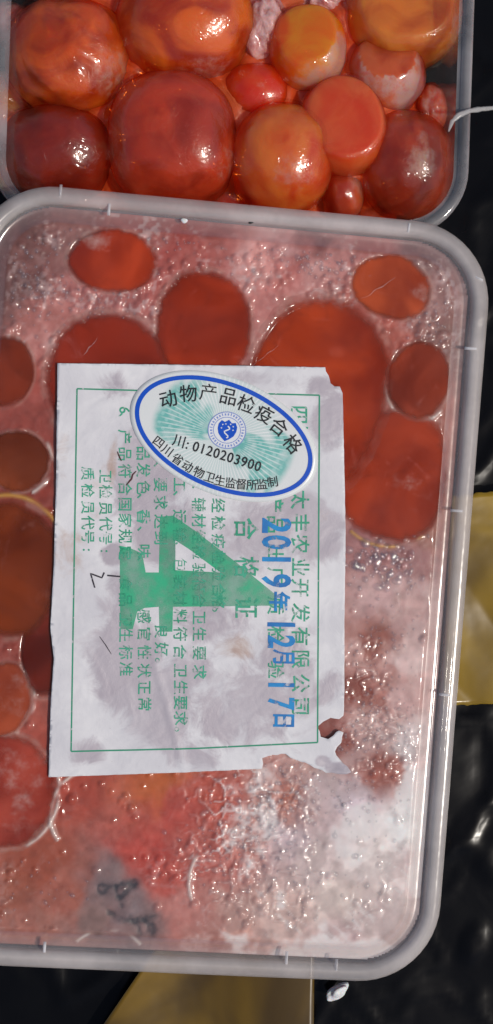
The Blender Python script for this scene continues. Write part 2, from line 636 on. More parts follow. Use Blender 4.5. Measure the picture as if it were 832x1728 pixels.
def flat_yolk(px, py, rx, ry, top, deep, bright, seed, ang=0.0, power=2.0, depth=24, wob=0.045, rimw=0.5, frost_glints=(), sharp=0.9, **mk):
    """a yolk frozen hard against the lid: flat disc on top, ball below. px outline in the photo"""
    cx, cy = L(px, py, top)
    nu = 110
    rings = [(0.0, 0.0), (0.25, 0), (0.5, 0), (0.62, 0), (0.72, 0), (0.78, -0.01), (0.84, -0.02), (0.9, -0.04), (0.935, -0.08), (0.965, -0.14), (0.985, -0.22), (1.0, -0.35), (1.03, -2.2), (1.07, -5), (1.06, -9),
             (0.98, -13), (0.8, -18), (0.5, -22), (0.0, -depth)]
    vs, fr, edg = [], [], []
    ca, sa = math.cos(math.radians(-ang)), math.sin(math.radians(-ang))
    for (q, z) in rings:
        for i in range(nu):
            t = 2 * math.pi * i / nu
            k = (abs(math.cos(t)) ** power + abs(math.sin(t)) ** power) ** (-1 / power)
            k *= 1 + wob * float(vnoise(math.cos(t) * 2 + seed, math.sin(t) * 2, 1.0, 40 + seed)) + wob * 0.4 * float(vnoise(math.cos(t) * 9 + seed, math.sin(t) * 9, 1.0, 70 + seed)) + 0.012 * float(vnoise(math.cos(t) * 26 + seed, math.sin(t) * 26, 1.0, 90 + seed))
            x0, y0 = q * k * rx / 6.0 * math.cos(t), q * k * ry / 6.0 * math.sin(t)
            x, y = x0 * ca - y0 * sa, x0 * sa + y0 * ca
            zz = top + z + 0.10 * float(vnoise(x + cx, y + cy, 6, 12 + seed)) * (1 if q < 0.9 else 0.3)
            vs.append((cx + x, cy + y, zz))
            f_ = rimw * max(0, (q - 0.78) / 0.22) ** 1.5 if q <= 1.0 else rimw
            for (fx, fy, fw, fa) in frost_glints:
                f_ = max(f_, fa * math.exp(-(((x / (rx / 6) - fx) ** 2 + (y / (ry / 6) - fy) ** 2) / fw ** 2)))
            fr.append(f_)
            edg.append(max(0.0, min(1.0, (q - 0.72) / 0.28)) ** 1.4)
    fs = []
    for k in range(len(rings) - 1):
        for i in range(nu):
            j = (i + 1) % nu
            if k == 0:
                fs.append((i, nu + i, nu + j))
            else:
                fs.append((k * nu + i, (k + 1) * nu + i, (k + 1) * nu + j, k * nu + j))
    mat = yolk_material("pressed_yolk_skin", deep, bright, seed=seed, **mk)
    return mesh_obj("yolk", vs, fs, mat, M=M_LID, org=(cx, cy, top - depth), attrs={"frost": fr, "edge": edg})


RED = lambda a, b, c, k=1.15: tuple(min(0.9, v * k * q) for v, q in zip(lin(a, b, c), (1.0, 0.98, 0.62)))
PG = "yolks pressed flat under the clear lid"
# px, py, rx, ry, top, deep sRGB, bright sRGB, kwargs, label
pressed = [
    (190, 440, 76, 53, -0.50, (132, 34, 18), (164, 58, 34), dict(ang=-4, frost_glints=((-0.5, 0.6, 0.55, 0.55),), wob=0.05), "small oval red yolk in frost under the lid's upper left corner"),
    (343, 552, 80, 95, -0.60, (128, 34, 16), (152, 48, 22), dict(ang=0, power=2.2), "red orange yolk under the lid above the oval sticker's upper left end"),
    (182, 640, 104, 110, -0.85, (108, 26, 16), (130, 38, 22), dict(ang=0, power=2.2), "dark red yolk half covered by the paper label's upper left corner"),
    (533, 668, 122, 166, -0.30, (134, 36, 14), (160, 56, 22), dict(ang=6, power=2.3), "largest orange red yolk, partly under the paper label's torn upper right corner"),
    (661, 485, 69, 54, -0.62, (138, 46, 26), (164, 72, 46), dict(ang=8, wob=0.06, frost_glints=((0.7, -0.1, 0.5, 0.4),)), "orange yolk in frost under the lid's upper right corner"),
    (707, 640, 55, 67, -0.45, (116, 38, 26), (138, 54, 38), dict(ang=4, rimw=0.8), "brownish red oval yolk under the lid close to its right rim"),
    (664, 800, 96, 112, -0.95, (124, 32, 16), (150, 52, 28), dict(power=2.7, wob=0.04, frost_glints=((0.35, -0.2, 0.5, 0.25),)), "squarish red yolk right of the oval sticker with dark spots"),
    (10, 626, 46, 60, -0.58, (100, 34, 24), (122, 48, 34), dict(rimw=0.6), "brown red yolk at the photo's left edge above the label's height"),
    (28, 778, 52, 52, -0.52, (98, 40, 26), (120, 58, 40), dict(rimw=0.9, wob=0.06), "frost ringed brown yolk left of the label beside the sticker"),
    (10, 962, 92, 112, -0.66, (88, 30, 14), (112, 46, 20), dict(rimw=0.25, power=2.2), "large dark brown yolk left of the label with a yellow upper edge"),
    (78, 1095, 42, 82, -0.80, (84, 22, 16), (102, 30, 20), dict(rimw=0.2), "narrow dark red yolk peeping out at the label's left edge"),
    (2, 1178, 50, 62, -0.48, (126, 50, 38), (152, 72, 56), dict(rimw=1.0, wob=0.05, frost_glints=((0.3, 0.2, 0.8, 0.32),)), "pale ringed red yolk at the photo's left edge beside the label's lower half"),
    (5, 1335, 88, 96, -0.56, (132, 46, 44), (150, 64, 62), dict(rimw=0.9, frost_glints=((0.2, 0.1, 0.9, 0.36),)), "large white ringed red yolk left of the label's lower left corner"),
]
DISCS = []
for k, (px, py, rx, ry, top, dc, bc, kw, lab) in enumerate(pressed):
    o = flat_yolk(px, py, rx * 1.07, ry * 1.07, top, tuple(np.array(RED(*dc, 1.0)) * (1, .95, 1)), tuple(np.array(RED(*bc, 1.4)) * (1, .95, 1)), seed=k + 2, sss=0.15, bmp=0.05, rough=0.4, coat=0.0, spec=0.06, filmy=0.22, scale=42, mott=0.4, **kw)
    tag(o, lab, "yolk", PG)
    DISCS.append((px, py, rx, ry, kw.get("ang", 0), kw.get("power", 2.0)))

# ------------------------------------------------------------------ frozen broth between them
CP = [  # px, py, sRGB seen, frost grain
    (40, 400, 104, 82, 82, .5), (25, 480, 104, 80, 80, .7), (110, 395, 128, 100, 100, .8), (150, 500, 158, 112, 112, 1), (90, 560, 164, 120, 118, .8), (250, 390, 150, 105, 104, 1),
    (300, 420, 150, 80, 76, .6), (340, 385, 140, 90, 88, .9), (330, 440, 152, 92, 88, .9), (480, 400, 178, 136, 136, 1), (440, 440, 190, 150, 150, 1), (480, 455, 168, 105, 100, .9), (540, 420, 120, 78, 78, .7),
    (545, 460, 170, 125, 122, .8), (580, 430, 165, 120, 118, .9), (590, 520, 165, 95, 85, .9), (640, 420, 160, 110, 108, .9), (725, 420, 122, 98, 98, .7), (735, 500, 140, 110, 108, .9), (655, 580, 160, 90, 78, .9), (745, 570, 130, 100, 96, .7),
    (70, 660, 146, 80, 72, .4), (75, 720, 130, 70, 62, .3), (80, 820, 124, 58, 46, .3), (100, 1000, 120, 50, 36, .3), (745, 740, 160, 110, 100, .7), (735, 880, 150, 96, 82, .6),
    (620, 935, 146, 108, 110, .3), (690, 950, 140, 106, 108, .25), (640, 1010, 180, 158, 160, .4), (700, 1030, 172, 150, 150, .6), (610, 1110, 172, 140, 136, .8), (635, 1085, 128, 76, 66, .0), (660, 1130, 165, 130, 126, .5),
    (695, 1120, 196, 178, 178, .7), (610, 1160, 120, 62, 52, .0), (640, 1170, 158, 112, 104, .3), (680, 1180, 186, 164, 164, .6), (560, 1230, 118, 56, 46, .2), (620, 1230, 184, 160, 158, 1), (690, 1270, 200, 184, 184, .6), (650, 1300, 128, 74, 64, .5),
    (590, 1350, 176, 164, 170, .1), (550, 1330, 172, 156, 158, .1), (690, 1390, 202, 192, 192, .5), (500, 1300, 158, 120, 114, .8), (470, 1350, 168, 124, 114, 1), (360, 1340, 164, 88, 76, .8), (270, 1325, 164, 96, 54, .3), (300, 1370, 158, 76, 68, .4),
    (110, 1330, 150, 74, 60, .3), (250, 1440, 160, 74, 66, .4), (60, 1450, 136, 76, 58, .3), (30, 1500, 136, 86, 70, .5), (110, 1510, 146, 96, 84, .6), (60, 1560, 142, 106, 98, .5), (190, 1500, 112, 108, 114, .1), (210, 1540, 112, 110, 118, .15), (240, 1560, 120, 112, 116, .2), (160, 1555, 124, 112, 112, .2),
    (280, 1480, 162, 84, 76, .6), (310, 1530, 170, 124, 120, .5), (350, 1450, 168, 104, 98, 1), (420, 1420, 174, 128, 122, 1), (490, 1420, 178, 162, 166, .4), (540, 1450, 182, 168, 166, .4), (620, 1440, 196, 184, 182, .5), (680, 1500, 190, 178, 176, .3), (640, 1560, 176, 162, 160, .2),
    (560, 1520, 190, 178, 172, .5), (480, 1530, 188, 174, 170, .6), (400, 1550, 172, 150, 146, .4), (360, 1575, 160, 128, 124, .3), (560, 1590, 160, 140, 140, .2), (120, 1590, 140, 116, 114, .2), (720, 900, 140, 100, 90, .4), (725, 1300, 186, 168, 168, .3), (705, 1480, 170, 152, 152, .3),
]
cpx = np.array([L(c[0], c[1], -1.2) for c in CP])
cpc = np.array([[min(0.85, v * q) for v, q in zip(lin(*c[2:5]), ((1.36, 1.02, 0.9) if c[0] < 480 else (1.3, 1.08, 1.0)) if not (c[1] > 1230 and c[0] > 480) else (1.62, 1.55, 1.5))] for c in CP])
cpf = np.array([c[5] * (0.55 if c[1] > 990 and c[0] > 480 else 1.0) for c in CP])

sp = 0.45
gx = np.arange(-68.1, 68.11, sp)
gy = np.arange(-104.1, 104.11, sp)
X, Y = np.meshgrid(gx, gy, indexing='ij')
# domain warp so that the patches have ragged, natural borders
wx = X + 2.2 * fbm(X, Y, 7, 101, 4)
wy = Y + 2.2 * fbm(X, Y, 7, 151, 4)
acc = np.zeros(X.shape + (3,))
accf = np.zeros(X.shape)
wsum = np.zeros(X.shape)
for (p, c, f) in zip(cpx, cpc, cpf):
    w = 1.0 / (((wx - p[0]) ** 2 + (wy - p[1]) ** 2) + 2.0) ** 1.9
    acc += w[..., None] * c
    accf += w * f
    wsum += w
col = acc / wsum[..., None]
grain = accf / wsum
H = -1.15 + 0.28 * fbm(X, Y, 12, 201, 3)
rng = np.random.RandomState(4)


def stamp(cx, cy, r, h, ring=False):
    """add one rounded bump to the height field"""
    i0, i1 = int((cx - r - gx[0]) / sp), int((cx + r - gx[0]) / sp) + 2
    j0, j1 = int((cy - r - gy[0]) / sp), int((cy + r - gy[0]) / sp) + 2
    if i0 < 0 or j0 < 0 or i1 > len(gx) or j1 > len(gy):
        return
    dx = X[i0:i1, j0:j1] - cx
    dy = Y[i0:i1, j0:j1] - cy
    q = (dx * dx + dy * dy) / (r * r)
    b = np.sqrt(np.clip(1 - q, 0, 1)) * h
    H[i0:i1, j0:j1] = np.maximum(H[i0:i1, j0:j1], H[i0:i1, j0:j1] * 0.5 + (-1.3 + b) * 0.5 + b * 0.3)


def grain_at(x, y):
    i = min(max(int((x - gx[0]) / sp), 0), len(gx) - 1)
    j = min(max(int((y - gy[0]) / sp), 0), len(gy) - 1)
    return grain[i, j]


clus = sstep(-0.15, 0.75, fbm(X, Y, 9, 399, 3))
for k in range(9000):
    x, y = rng.uniform(-63, 63), rng.uniform(-99, 99)
    i_, j_ = int((x - gx[0]) / sp), int((y - gy[0]) / sp)
    if rng.rand() > grain_at(x, y) ** 1.6 * (0.12 + 0.88 * clus[i_, j_]):
        continue
    r = 0.6 + 0.9 * rng.rand() ** 2
    stamp(x, y, r, r * rng.uniform(0.5, 0.9))
# squiggly frozen ridges low in the box
for (px, py, wr, sc, hh) in ((420, 1370, 17, 3.4, 0.75), (370, 1460, 13, 2.8, 0.6), (500, 1465, 9, 4.5, 0.5), (480, 1530, 8, 3.6, 0.55), (625, 1515, 6, 4.0, 0.4), (640, 1250, 12, 2.6, 0.55), (610, 1130, 9, 2.6, 0.5)):
    cx, cy = L(px, py, -1)
    nn = fbm(X + 31, Y, sc, 300 + int(px), 2)
    wgt = np.exp(-(((X - cx) ** 2 + (Y - cy) ** 2) / wr ** 2) ** 2)
    line = np.exp(-(nn / 0.13) ** 2) * wgt
    H += hh * line
    col = col * (1 - 0.35 * line[..., None]) + 0.35 * line[..., None] * np.array([0.62, 0.52, 0.5])  # whitened crests paint the light caught along these ridges
# fine grain, frost whitening that goes with the grain (rime, with bubble glints painted into the same white)
fine = fbm(X, Y, 1.3, 411, 2)
rime = sstep(0.05, 0.75, fine + 0.5 * fbm(X, Y, 5, 433, 3)) * grain ** 2 * (0.2 + 0.8 * clus)
col = col * (1 - 0.5 * rime[..., None]) + 0.5 * rime[..., None] * np.array([0.74, 0.60, 0.58])
flesh = sstep(0.3, 0.8, fbm(X, Y, 9, 455, 4)) * (0.1 + 0.35 * np.clip(grain, 0, 1)) * (1 - 0.85 * sstep(0.24, 0.42, col.mean(-1)))
col = col * (1 - 0.55 * flesh[..., None]) + 0.55 * flesh[..., None] * np.array([0.30, 0.075, 0.055])
col *= (1 + 0.14 * fbm(X, Y, 2.2, 470, 3))[..., None]
H += 0.08 * fine * grain
# milky clouds and glassy clear windows in the white ice at the lower right
cw = fbm(X + 7, Y, 13, 520, 5)
lr = sstep(0.24, 0.42, col.mean(-1)) * (0.2 + 0.8 * sstep(-8, 6, L(650, 1230)[1] - Y))
cl = sstep(-0.1, 0.35, cw) * lr
col = col * (1 - 0.75 * cl[..., None]) + 0.75 * cl[..., None] * np.array([0.80, 0.75, 0.73])
gw = sstep(0.1, 0.4, -cw + 0.25 * fbm(X, Y, 3, 540, 3)) * lr
col = col * (1 - 0.3 * gw[..., None]) + 0.3 * gw[..., None] * np.array([0.27, 0.185, 0.18])
st = np.exp(-(fbm(X * 0.6 + Y * 0.8, (Y * 0.6 - X * 0.8) * 0.18, 2.4, 560, 3) / 0.10) ** 2) * lr * sstep(-0.1, 0.5, fbm(X, Y, 10, 566, 2))
col = col * (1 - 0.45 * st[..., None]) + 0.45 * st[..., None] * np.array([0.8, 0.77, 0.75])
# dark cracks in the clear grey patch
for (a, b) in (((170, 1500), (225, 1490)), ((195, 1495), (205, 1530)), ((180, 1535), (235, 1565)), ((225, 1560), (262, 1545)), ((200, 1515), (222, 1500)), ((238, 1548), (258, 1575))):
    p0, p1 = np.array(L(*a, -1)), np.array(L(*b, -1))
    dd = p1 - p0
    t = np.clip(((X - p0[0]) * dd[0] + (Y - p0[1]) * dd[1]) / (dd @ dd), 0, 1)
    dist = np.hypot(X - p0[0] - t * dd[0], Y - p0[1] - t * dd[1]) + 1.1 * fbm(X, Y, 3, 480, 3)
    k = np.exp(-(dist / 1.1) ** 2)
    H -= 0.15 * k
    col = col * (1 - 0.75 * k[..., None]) + 0.75 * k[..., None] * np.array([0.035, 0.04, 0.05])
WHT = np.array([0.75, 0.68, 0.62])
YEL = np.array([0.55, 0.30, 0.05])
# white crescents left by old bubbles
for (px, py, rx, ry, a0, a1, w_, cc_) in ((185, 1375, 98, 84, 125, 215, 0.55, WHT), (5, 1335, 92, 100, -75, 40, 0.45, WHT), (2, 1178, 54, 66, -60, 60, 0.4, WHT), (430, 1490, 110, 100, 120, 200, 0.45, WHT), (10, 962, 102, 123, 35, 110, 0.5, YEL), (660, 800, 106, 122, 235, 320, 0.4, YEL), (28, 778, 57, 57, -60, 60, 0.5, WHT), (707, 640, 59, 71, 180, 320, 0.5, WHT), (180, 1640, 70, 70, 40, 140, 0.4, WHT)):
    cx, cy = L(px, py, -1)
    u, v = (X - cx) / (rx / 6), (Y - cy) / (ry / 6)
    rr = np.hypot(u, v)
    an = (np.degrees(np.arctan2(v, u)) + 360) % 360
    a0_, a1_ = (a0 + 360) % 360, (a1 + 360) % 360
    ins = ((an >= a0_) & (an <= a1_)) if a0_ < a1_ else ((an >= a0_) | (an <= a1_))
    k = np.exp(-((rr - 1.02) * (rx / 6) / w_) ** 2) * ins * sstep(-0.5, 0.2, fbm(X, Y, 6, 490, 2))
    H += 0.6 * k
    col = col * (1 - 0.8 * k[..., None]) + 0.8 * k[..., None] * cc_
# sink below the pressed discs, with a pale rime collar around each
for (px, py, rx, ry, ang, pw) in DISCS:
    cx, cy = L(px, py, -1)
    ca, sa = math.cos(math.radians(ang)), math.sin(math.radians(ang))
    u = (X - cx) * ca - (Y - cy) * sa
    v = (X - cx) * sa + (Y - cy) * ca
    rr = (np.abs(u / (rx / 6)) ** pw + np.abs(v / (ry / 6)) ** pw) ** (1 / pw)
    k = np.exp(-((rr - 1.03) / 0.05) ** 2) * 0.3 * sstep(-0.3, 0.5, fbm(X, Y, 5, 500, 3) + 0.2)
    col = col * (1 - k[..., None]) + k[..., None] * np.array([0.62, 0.40, 0.33])
    H = np.where(rr < 1.0, np.minimum(H, -1.0), H) - 0.55 * (1 - sstep(0.9, 1.0, rr))
H = np.minimum(H, -0.25)
sdm = sd_rrect(X, Y, LW - 10.4, LH - 10.4, CR - 5.2)
H = np.where(sdm > -5.0, np.minimum(H, -2.4 + 0.28 * np.clip(-sdm - 1, 0, 4)), H)
inside = sdm < 0
ids = -np.ones(X.shape, int)
ids[inside] = np.arange(inside.sum())
ok = inside[:-1, :-1] & inside[1:, :-1] & inside[1:, 1:] & inside[:-1, 1:]
F = np.stack([ids[:-1, :-1], ids[1:, :-1], ids[1:, 1:], ids[:-1, 1:]], -1)[ok]
V = np.stack([X, Y, H], -1)[inside]
CC = np.clip(col[inside], 0.004, 0.88)
# side walls of the frozen block
ring = rrect(LW - 10.4, LH - 10.4, CR - 5.2, 0.2)
nb = len(V)
sv = [(x, y, -2.6) for x, y in ring] + [(x * 0.965, y * 0.977, -30) for x, y in ring] + [(x * 0.92, y * 0.945, -49) for x, y in ring]
nr = len(ring)
sf = []
for k in range(2):
    for i in range(nr):
        j = (i + 1) % nr
        sf.append((nb + k * nr + i, nb + (k + 1) * nr + i, nb + (k + 1) * nr + j, nb + k * nr + j))
sf.append([nb + 2 * nr + i for i in range(nr)])
V = np.concatenate([V, np.array(sv)])
CC = np.concatenate([CC, np.tile(np.array([[0.32, 0.11, 0.09]]), (len(sv), 1))])


def ice_material():
    m = NT("frozen_broth")
    tone = m.attr("tone", "Color")
    n1 = m.noise(700, 3, 0.6)
    n2 = m.noise(220, 4, 0.6, dist=0.8)
    col = m.mix(m.mapr(n2, 0.6, 0.8, 0, 0.08), tone, (0.68, 0.56, 0.55))
    rg = m.mapr(n2, 0.3, 0.7, 0.25, 0.5)
    h = m.math('ADD', n2, m.math('MULTIPLY', n1, 0.3))
    return m.done(m.pbr(col, rg, Normal=m.bump(h, 0.12, 0.0005), Coat_Weight=0.5, Coat_Roughness=0.1, Specular_IOR_Level=0.2,
                        Subsurface_Weight=0.25, Subsurface_Radius=(1, 0.5, 0.4), Subsurface_Scale=0.002))


ice_m = ice_material()
broth = mesh_obj("frozen_broth", V, F.tolist() + sf, ice_m, M=M_LID, org=(0, 0, -49), colors=CC)
tag(broth, "pink and white frosty ice filling the lidded box around the yolks", "ice", kind="stuff")

# bubbles and droplets under the lid
dropm = NT("clear_droplet")
gl_ = dropm.n("ShaderNodeBsdfGlossy")
gl_.inputs["Roughness"].default_value = 0.06
tr_ = dropm.n("ShaderNodeBsdfTransparent")
tr_.inputs[0].default_value = (0.99, 0.99, 0.99, 1)
lw_ = dropm.n("ShaderNodeLayerWeight")
dropm = dropm.done(dropm.mixs(dropm.math('ADD', dropm.math('MULTIPLY', dropm.math('POWER', lw_.outputs["Facing"], 2.0), 0.12), 0.16, True), tr_.outputs[0], gl_.outputs[0]))
bv, bf = [], []


def bead(cx, cy, z, r, hz, squash_ang, asp):
    nu, nv = 10, 4
    b0 = len(bv)
    ca, sa = math.cos(squash_ang), math.sin(squash_ang)
    for j in range(nv):
        th = math.pi / 2 * (1 - j / nv)
        for i in range(nu):
            ph = 2 * math.pi * i / nu
            lx, ly = r * math.sin(th) * math.cos(ph) * asp, r * math.sin(th) * math.sin(ph)
            bv.append((cx + lx * ca - ly * sa, cy + lx * sa + ly * ca, z + hz * math.cos(th)))
    bv.append((cx, cy, z + hz))
    for j in range(nv - 1):
        for i in range(nu):
            k = (i + 1) % nu
            bf.append((b0 + j * nu + i, b0 + j * nu + k, b0 + (j + 1) * nu + k, b0 + (j + 1) * nu + i))
    for i in range(nu):
        bf.append((b0 + (nv - 1) * nu + i, b0 + (nv - 1) * nu + (i + 1) % nu, b0 + nv * nu))


regions = [  # px, py, spread px x, y, count, rmin, rmax (mm), aspect
    (650, 955, 55, 45, 110, 0.45, 1.6, 1.35), (600, 1345, 50, 50, 60, 0.25, 0.75, 1.0), (640, 1220, 60, 50, 200, 0.25, 0.8, 1.1), (470, 1340, 70, 45, 160, 0.3, 0.9, 1.3),
    (690, 1400, 25, 130, 25, 0.25, 0.6, 1.0), (420, 1420, 80, 60, 190, 0.3, 0.9, 1.4), (560, 1480, 90, 70, 40, 0.3, 1.0, 1.3), (470, 410, 90, 40, 150, 0.25, 0.7, 1.1), (250, 395, 120, 25, 150, 0.25, 0.7, 1.1),
    (60, 480, 55, 70, 130, 0.3, 0.8, 1.1), (160, 505, 80, 35, 130, 0.25, 0.6, 1.1), (610, 440, 110, 30, 120, 0.25, 0.7, 1.1), (720, 540, 30, 30, 60, 0.25, 0.7, 1.1), (640, 1090, 55, 60, 130, 0.2, 0.6, 1.1),
    (80, 1500, 90, 45, 25, 0.3, 0.8, 1.3), (540, 430, 30, 40, 40, 0.4, 1.0, 1.2)]
rnd = random.Random(8)
lab_x0, lab_x1 = 90, 580
for (px, py, sx_, sy_, n_, r0, r1, asp) in regions:
    for k in range(n_):
        qx, qy = rnd.gauss(px, sx_ * 0.6), rnd.gauss(py, sy_ * 0.6)
        x, y = L(qx, qy, -0.4)
        if float(sd_rrect(np.array(x), np.array(y), LW - 20, LH - 20, CR - 10)) > -1.5:
            continue
        if any(((qx - d[0]) / d[2]) ** 2 + ((qy - d[1]) / d[3]) ** 2 < 0.95 for d in DISCS) and rnd.random() < 0.93:
            continue
        r = r0 + (r1 - r0) * rnd.random() ** 2.2
        bead(x, y, -1.0 + rnd.uniform(-0.1, 0.2), r, min(0.75, r * 0.75), rnd.uniform(0, 3.14), 1 + (asp - 1) * rnd.random() * 1.5)
bub = mesh_obj("droplets", bv, bf, dropm, M=M_LID, org=(0, 0, -2))
tag(bub, "clear bubbles and droplets trapped under the lid of the front box", "droplets", kind="stuff")


# fine scratches in the lid
scr = plastic("scratch_white", 0.22, white=(0.85, 0.8, 0.78), rough=0.3)
for (a, b, w) in (((142, 600), (164, 570), 0.22), ((610, 505), (668, 468), 0.2), ((425, 618), (470, 582), 0.16)):
    p0, p1 = np.array(L(*a, 0.25)), np.array(L(*b, 0.25))
    t = (p1 - p0) / np.linalg.norm(p1 - p0)
    nn = np.array([-t[1], t[0]])
    vs, fs = [], []
    N_ = 14
    for i in range(N_ + 1):
        c = p0 + (p1 - p0) * i / N_ + nn * 0.35 * float(vnoise(i * 0.7, a[0], 2.0, 77))
        ww = w * (0.2 + 0.8 * math.sin(math.pi * i / N_)) * (0.6 + 0.4 * float(vnoise(i * 1.3, a[1], 1.0, 78)))
        for s_ in (-1, 1):
            vs.append((*(c + nn * s_ * ww), 0.22))
        if i:
            fs.append((2 * i - 1, 2 * i - 2, 2 * i, 2 * i + 1))
    lidpart("scratch", vs, fs, scr)


# ------------------------------------------------------------------ paper label
def paper_z(x, y):
    x = np.asarray(x, float)
    y = np.asarray(y, float)
    z = 0.36 + 0.12 * fbm(x, y, 26, 601, 3) + 0.06 * fbm(x, y, 9, 611, 3)
    # a long diagonal crease low on the sheet and one flap that lifts at the torn corner
    for (a, b, h, w) in ((L(262, 1120), L(312, 1300), 0.28, 0.9), (L(520, 1000), L(578, 1008), 0.15, 0.8), (L(350, 1125), L(420, 1095), 0.12, 0.7)):
        p0, p1 = np.array(a), np.array(b)
        dd = p1 - p0
        t = np.clip(((x - p0[0]) * dd[0] + (y - p0[1]) * dd[1]) / (dd @ dd), 0, 1)
        dist = np.hypot(x - p0[0] - t * dd[0], y - p0[1] - t * dd[1])
        z = z + h * np.exp(-(dist / w) ** 2)
    cx, cy = L(575, 1300)
    k = np.exp(-(((x - cx) / 6.5) ** 2 + ((y - cy) / 3.6) ** 2))
    z = z + k * (0.6 + 0.7 * fbm(x * 1.0 + y * 1.3, y * 2.2, 4, 633, 2))
    return z


def dens(poly, step, jit, seed):
    out = []
    rg = random.Random(seed)
    for k in range(len(poly)):
        a, b = np.array(poly[k][:2], float), np.array(poly[(k + 1) % len(poly)][:2], float)
        n = max(1, int(np.linalg.norm(b - a) / step))
        nrm = np.array([-(b - a)[1], (b - a)[0]]) / (np.linalg.norm(b - a) + 1e-9)
        jk = poly[k][2] if len(poly[k]) > 2 else jit
        for i in range(n):
            p = a + (b - a) * i / n + nrm * jk * rg.uniform(-1, 1)
            out.append((p[0], p[1]))
    return out


T_ = 2.0
outline = [(97, 613), (330, 616), (548, 620, T_), (552, 634, T_), (557, 648, T_), (572, 653, T_), (578, 664), (580, 760), (583, 900), (581, 1050), (581, 1160), (580, 1208, T_),
           (572, 1214, T_), (558, 1212, T_), (545, 1217, T_), (536, 1226, T_), (541, 1243, T_), (553, 1246, T_), (562, 1240, T_), (573, 1231, T_), (580, 1236, 2), (574, 1252, 2), (564, 1268, 2), (572, 1280, 2),
           (586, 1292, 2), (592, 1303, 2), (574, 1306, 2), (550, 1303, 2), (530, 1296, 2), (514, 1288, 2), (500, 1282, T_), (482, 1273, T_), (460, 1274, T_), (443, 1279, T_), (442, 1297, 0.5),
           (300, 1303), (82, 1311), (86, 1180), (91, 1110), (85, 1060), (91, 950), (95, 800)]
ol = [L(*p) for p in dens(outline, 7, 0.25, 5)]
inner = []
xs = [p[0] for p in ol]
ys = [p[1] for p in ol]
rg = random.Random(3)
for ux in np.arange(min(xs), max(xs), 0.9):
    for uy in np.arange(min(ys), max(ys), 0.9):
        inner.append((ux + rg.uniform(-.15, .15), uy + rg.uniform(-.15, .15)))
co = [Vector(p) for p in ol] + [Vector(p) for p in inner]
res = delaunay_2d_cdt(co, [], [list(range(len(ol)))], 1, 1e-4)
PV = np.array([(v.x, v.y) for v in res[0]])
PF = []
for f in res[2]:
    a, b, c = PV[f[0]], PV[f[1]], PV[f[2]]
    cr = (b[0] - a[0]) * (c[1] - a[1]) - (b[1] - a[1]) * (c[0] - a[0])
    PF.append(list(f) if cr > 0 else list(reversed(f)))


def blobs(P, lst):
    r = np.zeros(len(P))
    for (px, py, sx_, sy_, a) in lst:
        cx, cy = L(px, py)
        r = np.maximum(r, a * np.exp(-((((P[:, 0] - cx) / (sx_ / 6)) ** 2 + ((P[:, 1] - cy) / (sy_ / 6)) ** 2) ** 1.3)))
    return r


wet_shade = blobs(PV, [(250, 800, 62, 85, 1), (285, 900, 60, 60, .9), (215, 1120, 60, 80, .95), (270, 1190, 60, 80, .95), (320, 1130, 60, 40, .6), (430, 1180, 120, 80, .6), (440, 900, 80, 60, .75), (540, 900, 50, 55, .85), (500, 860, 60, 40, .7),
                 (360, 950, 50, 40, .7), (560, 700, 40, 60, .7), (545, 660, 40, 30, .6), (190, 650, 50, 25, .5), (150, 1270, 35, 30, .55), (330, 1270, 60, 40, .5), (560, 1160, 30, 50, .55), (440, 640, 60, 20, .5), (190, 935, 22, 22, .85), (310, 990, 40, 50, .8), (572, 1296, 26, 12, 1.2), (545, 1284, 14, 10, .9), (400, 1220, 140, 40, .6), (200, 1020, 40, 60, .6), (350, 1050, 80, 40, .7), (480, 1110, 60, 70, .6)])  # blobs at the torn flap paint its shade in damp grey
stain = blobs(PV, [(160, 700, 60, 60, .35), (190, 780, 12, 60, 1), (165, 820, 25, 90, .6), (120, 930, 40, 60, .75), (400, 1090, 50, 35, .8), (545, 880, 40, 30, .5), (430, 650, 40, 20, .4), (105, 760, 20, 100, .5), (480, 690, 60, 40, .4)])


def paper_material():
    m = NT("damp_paper")
    wv = m.attr("wet_shade")
    sv_ = m.attr("stain")
    n1 = m.noise(110, 6, 0.65, dist=0.6)
    n2 = m.noise(420, 4, 0.6)
    n3 = m.noise(45, 4, 0.6)
    w1 = m.mapr(m.math('ADD', wv, m.math('MULTIPLY', m.math('SUBTRACT', n1, 0.5), 1.5)), 0.2, 0.6)
    w1 = m.math('MULTIPLY', w1, m.mapr(n3, 0.25, 0.6, 0.7, 1.0))
    col = m.mix(m.mapr(n3, 0.35, 0.7), (0.66, 0.645, 0.67), (0.80, 0.785, 0.79))
    col = m.mix(w1, col, (0.46, 0.41, 0.45))  # damp grey with the sky's mauve reflection mixed into the colour
    s1 = m.mapr(m.math('ADD', sv_, m.math('MULTIPLY', m.math('SUBTRACT', n1, 0.5), 1.6)), 0.45, 1.05, 0.0, 0.6)
    col = m.mix(s1, col, (0.42, 0.24, 0.15))
    spk = m.mapr(n2, 0.70, 0.76, 0, 0.5)
    col = m.mix(spk, col, (0.40, 0.33, 0.33))
    rg = m.mapr(w1, 0, 1, 0.75, 0.45)
    h = m.math('ADD', m.math('MULTIPLY', n1, 0.6), m.math('ADD', m.math('MULTIPLY', n2, 0.15), m.math('MULTIPLY', m.noise(60, 2, 0.5, dist=1.5), 1.2)))
    return m.done(m.pbr(col, rg, Normal=m.bump(h, 0.4, 0.0012)))


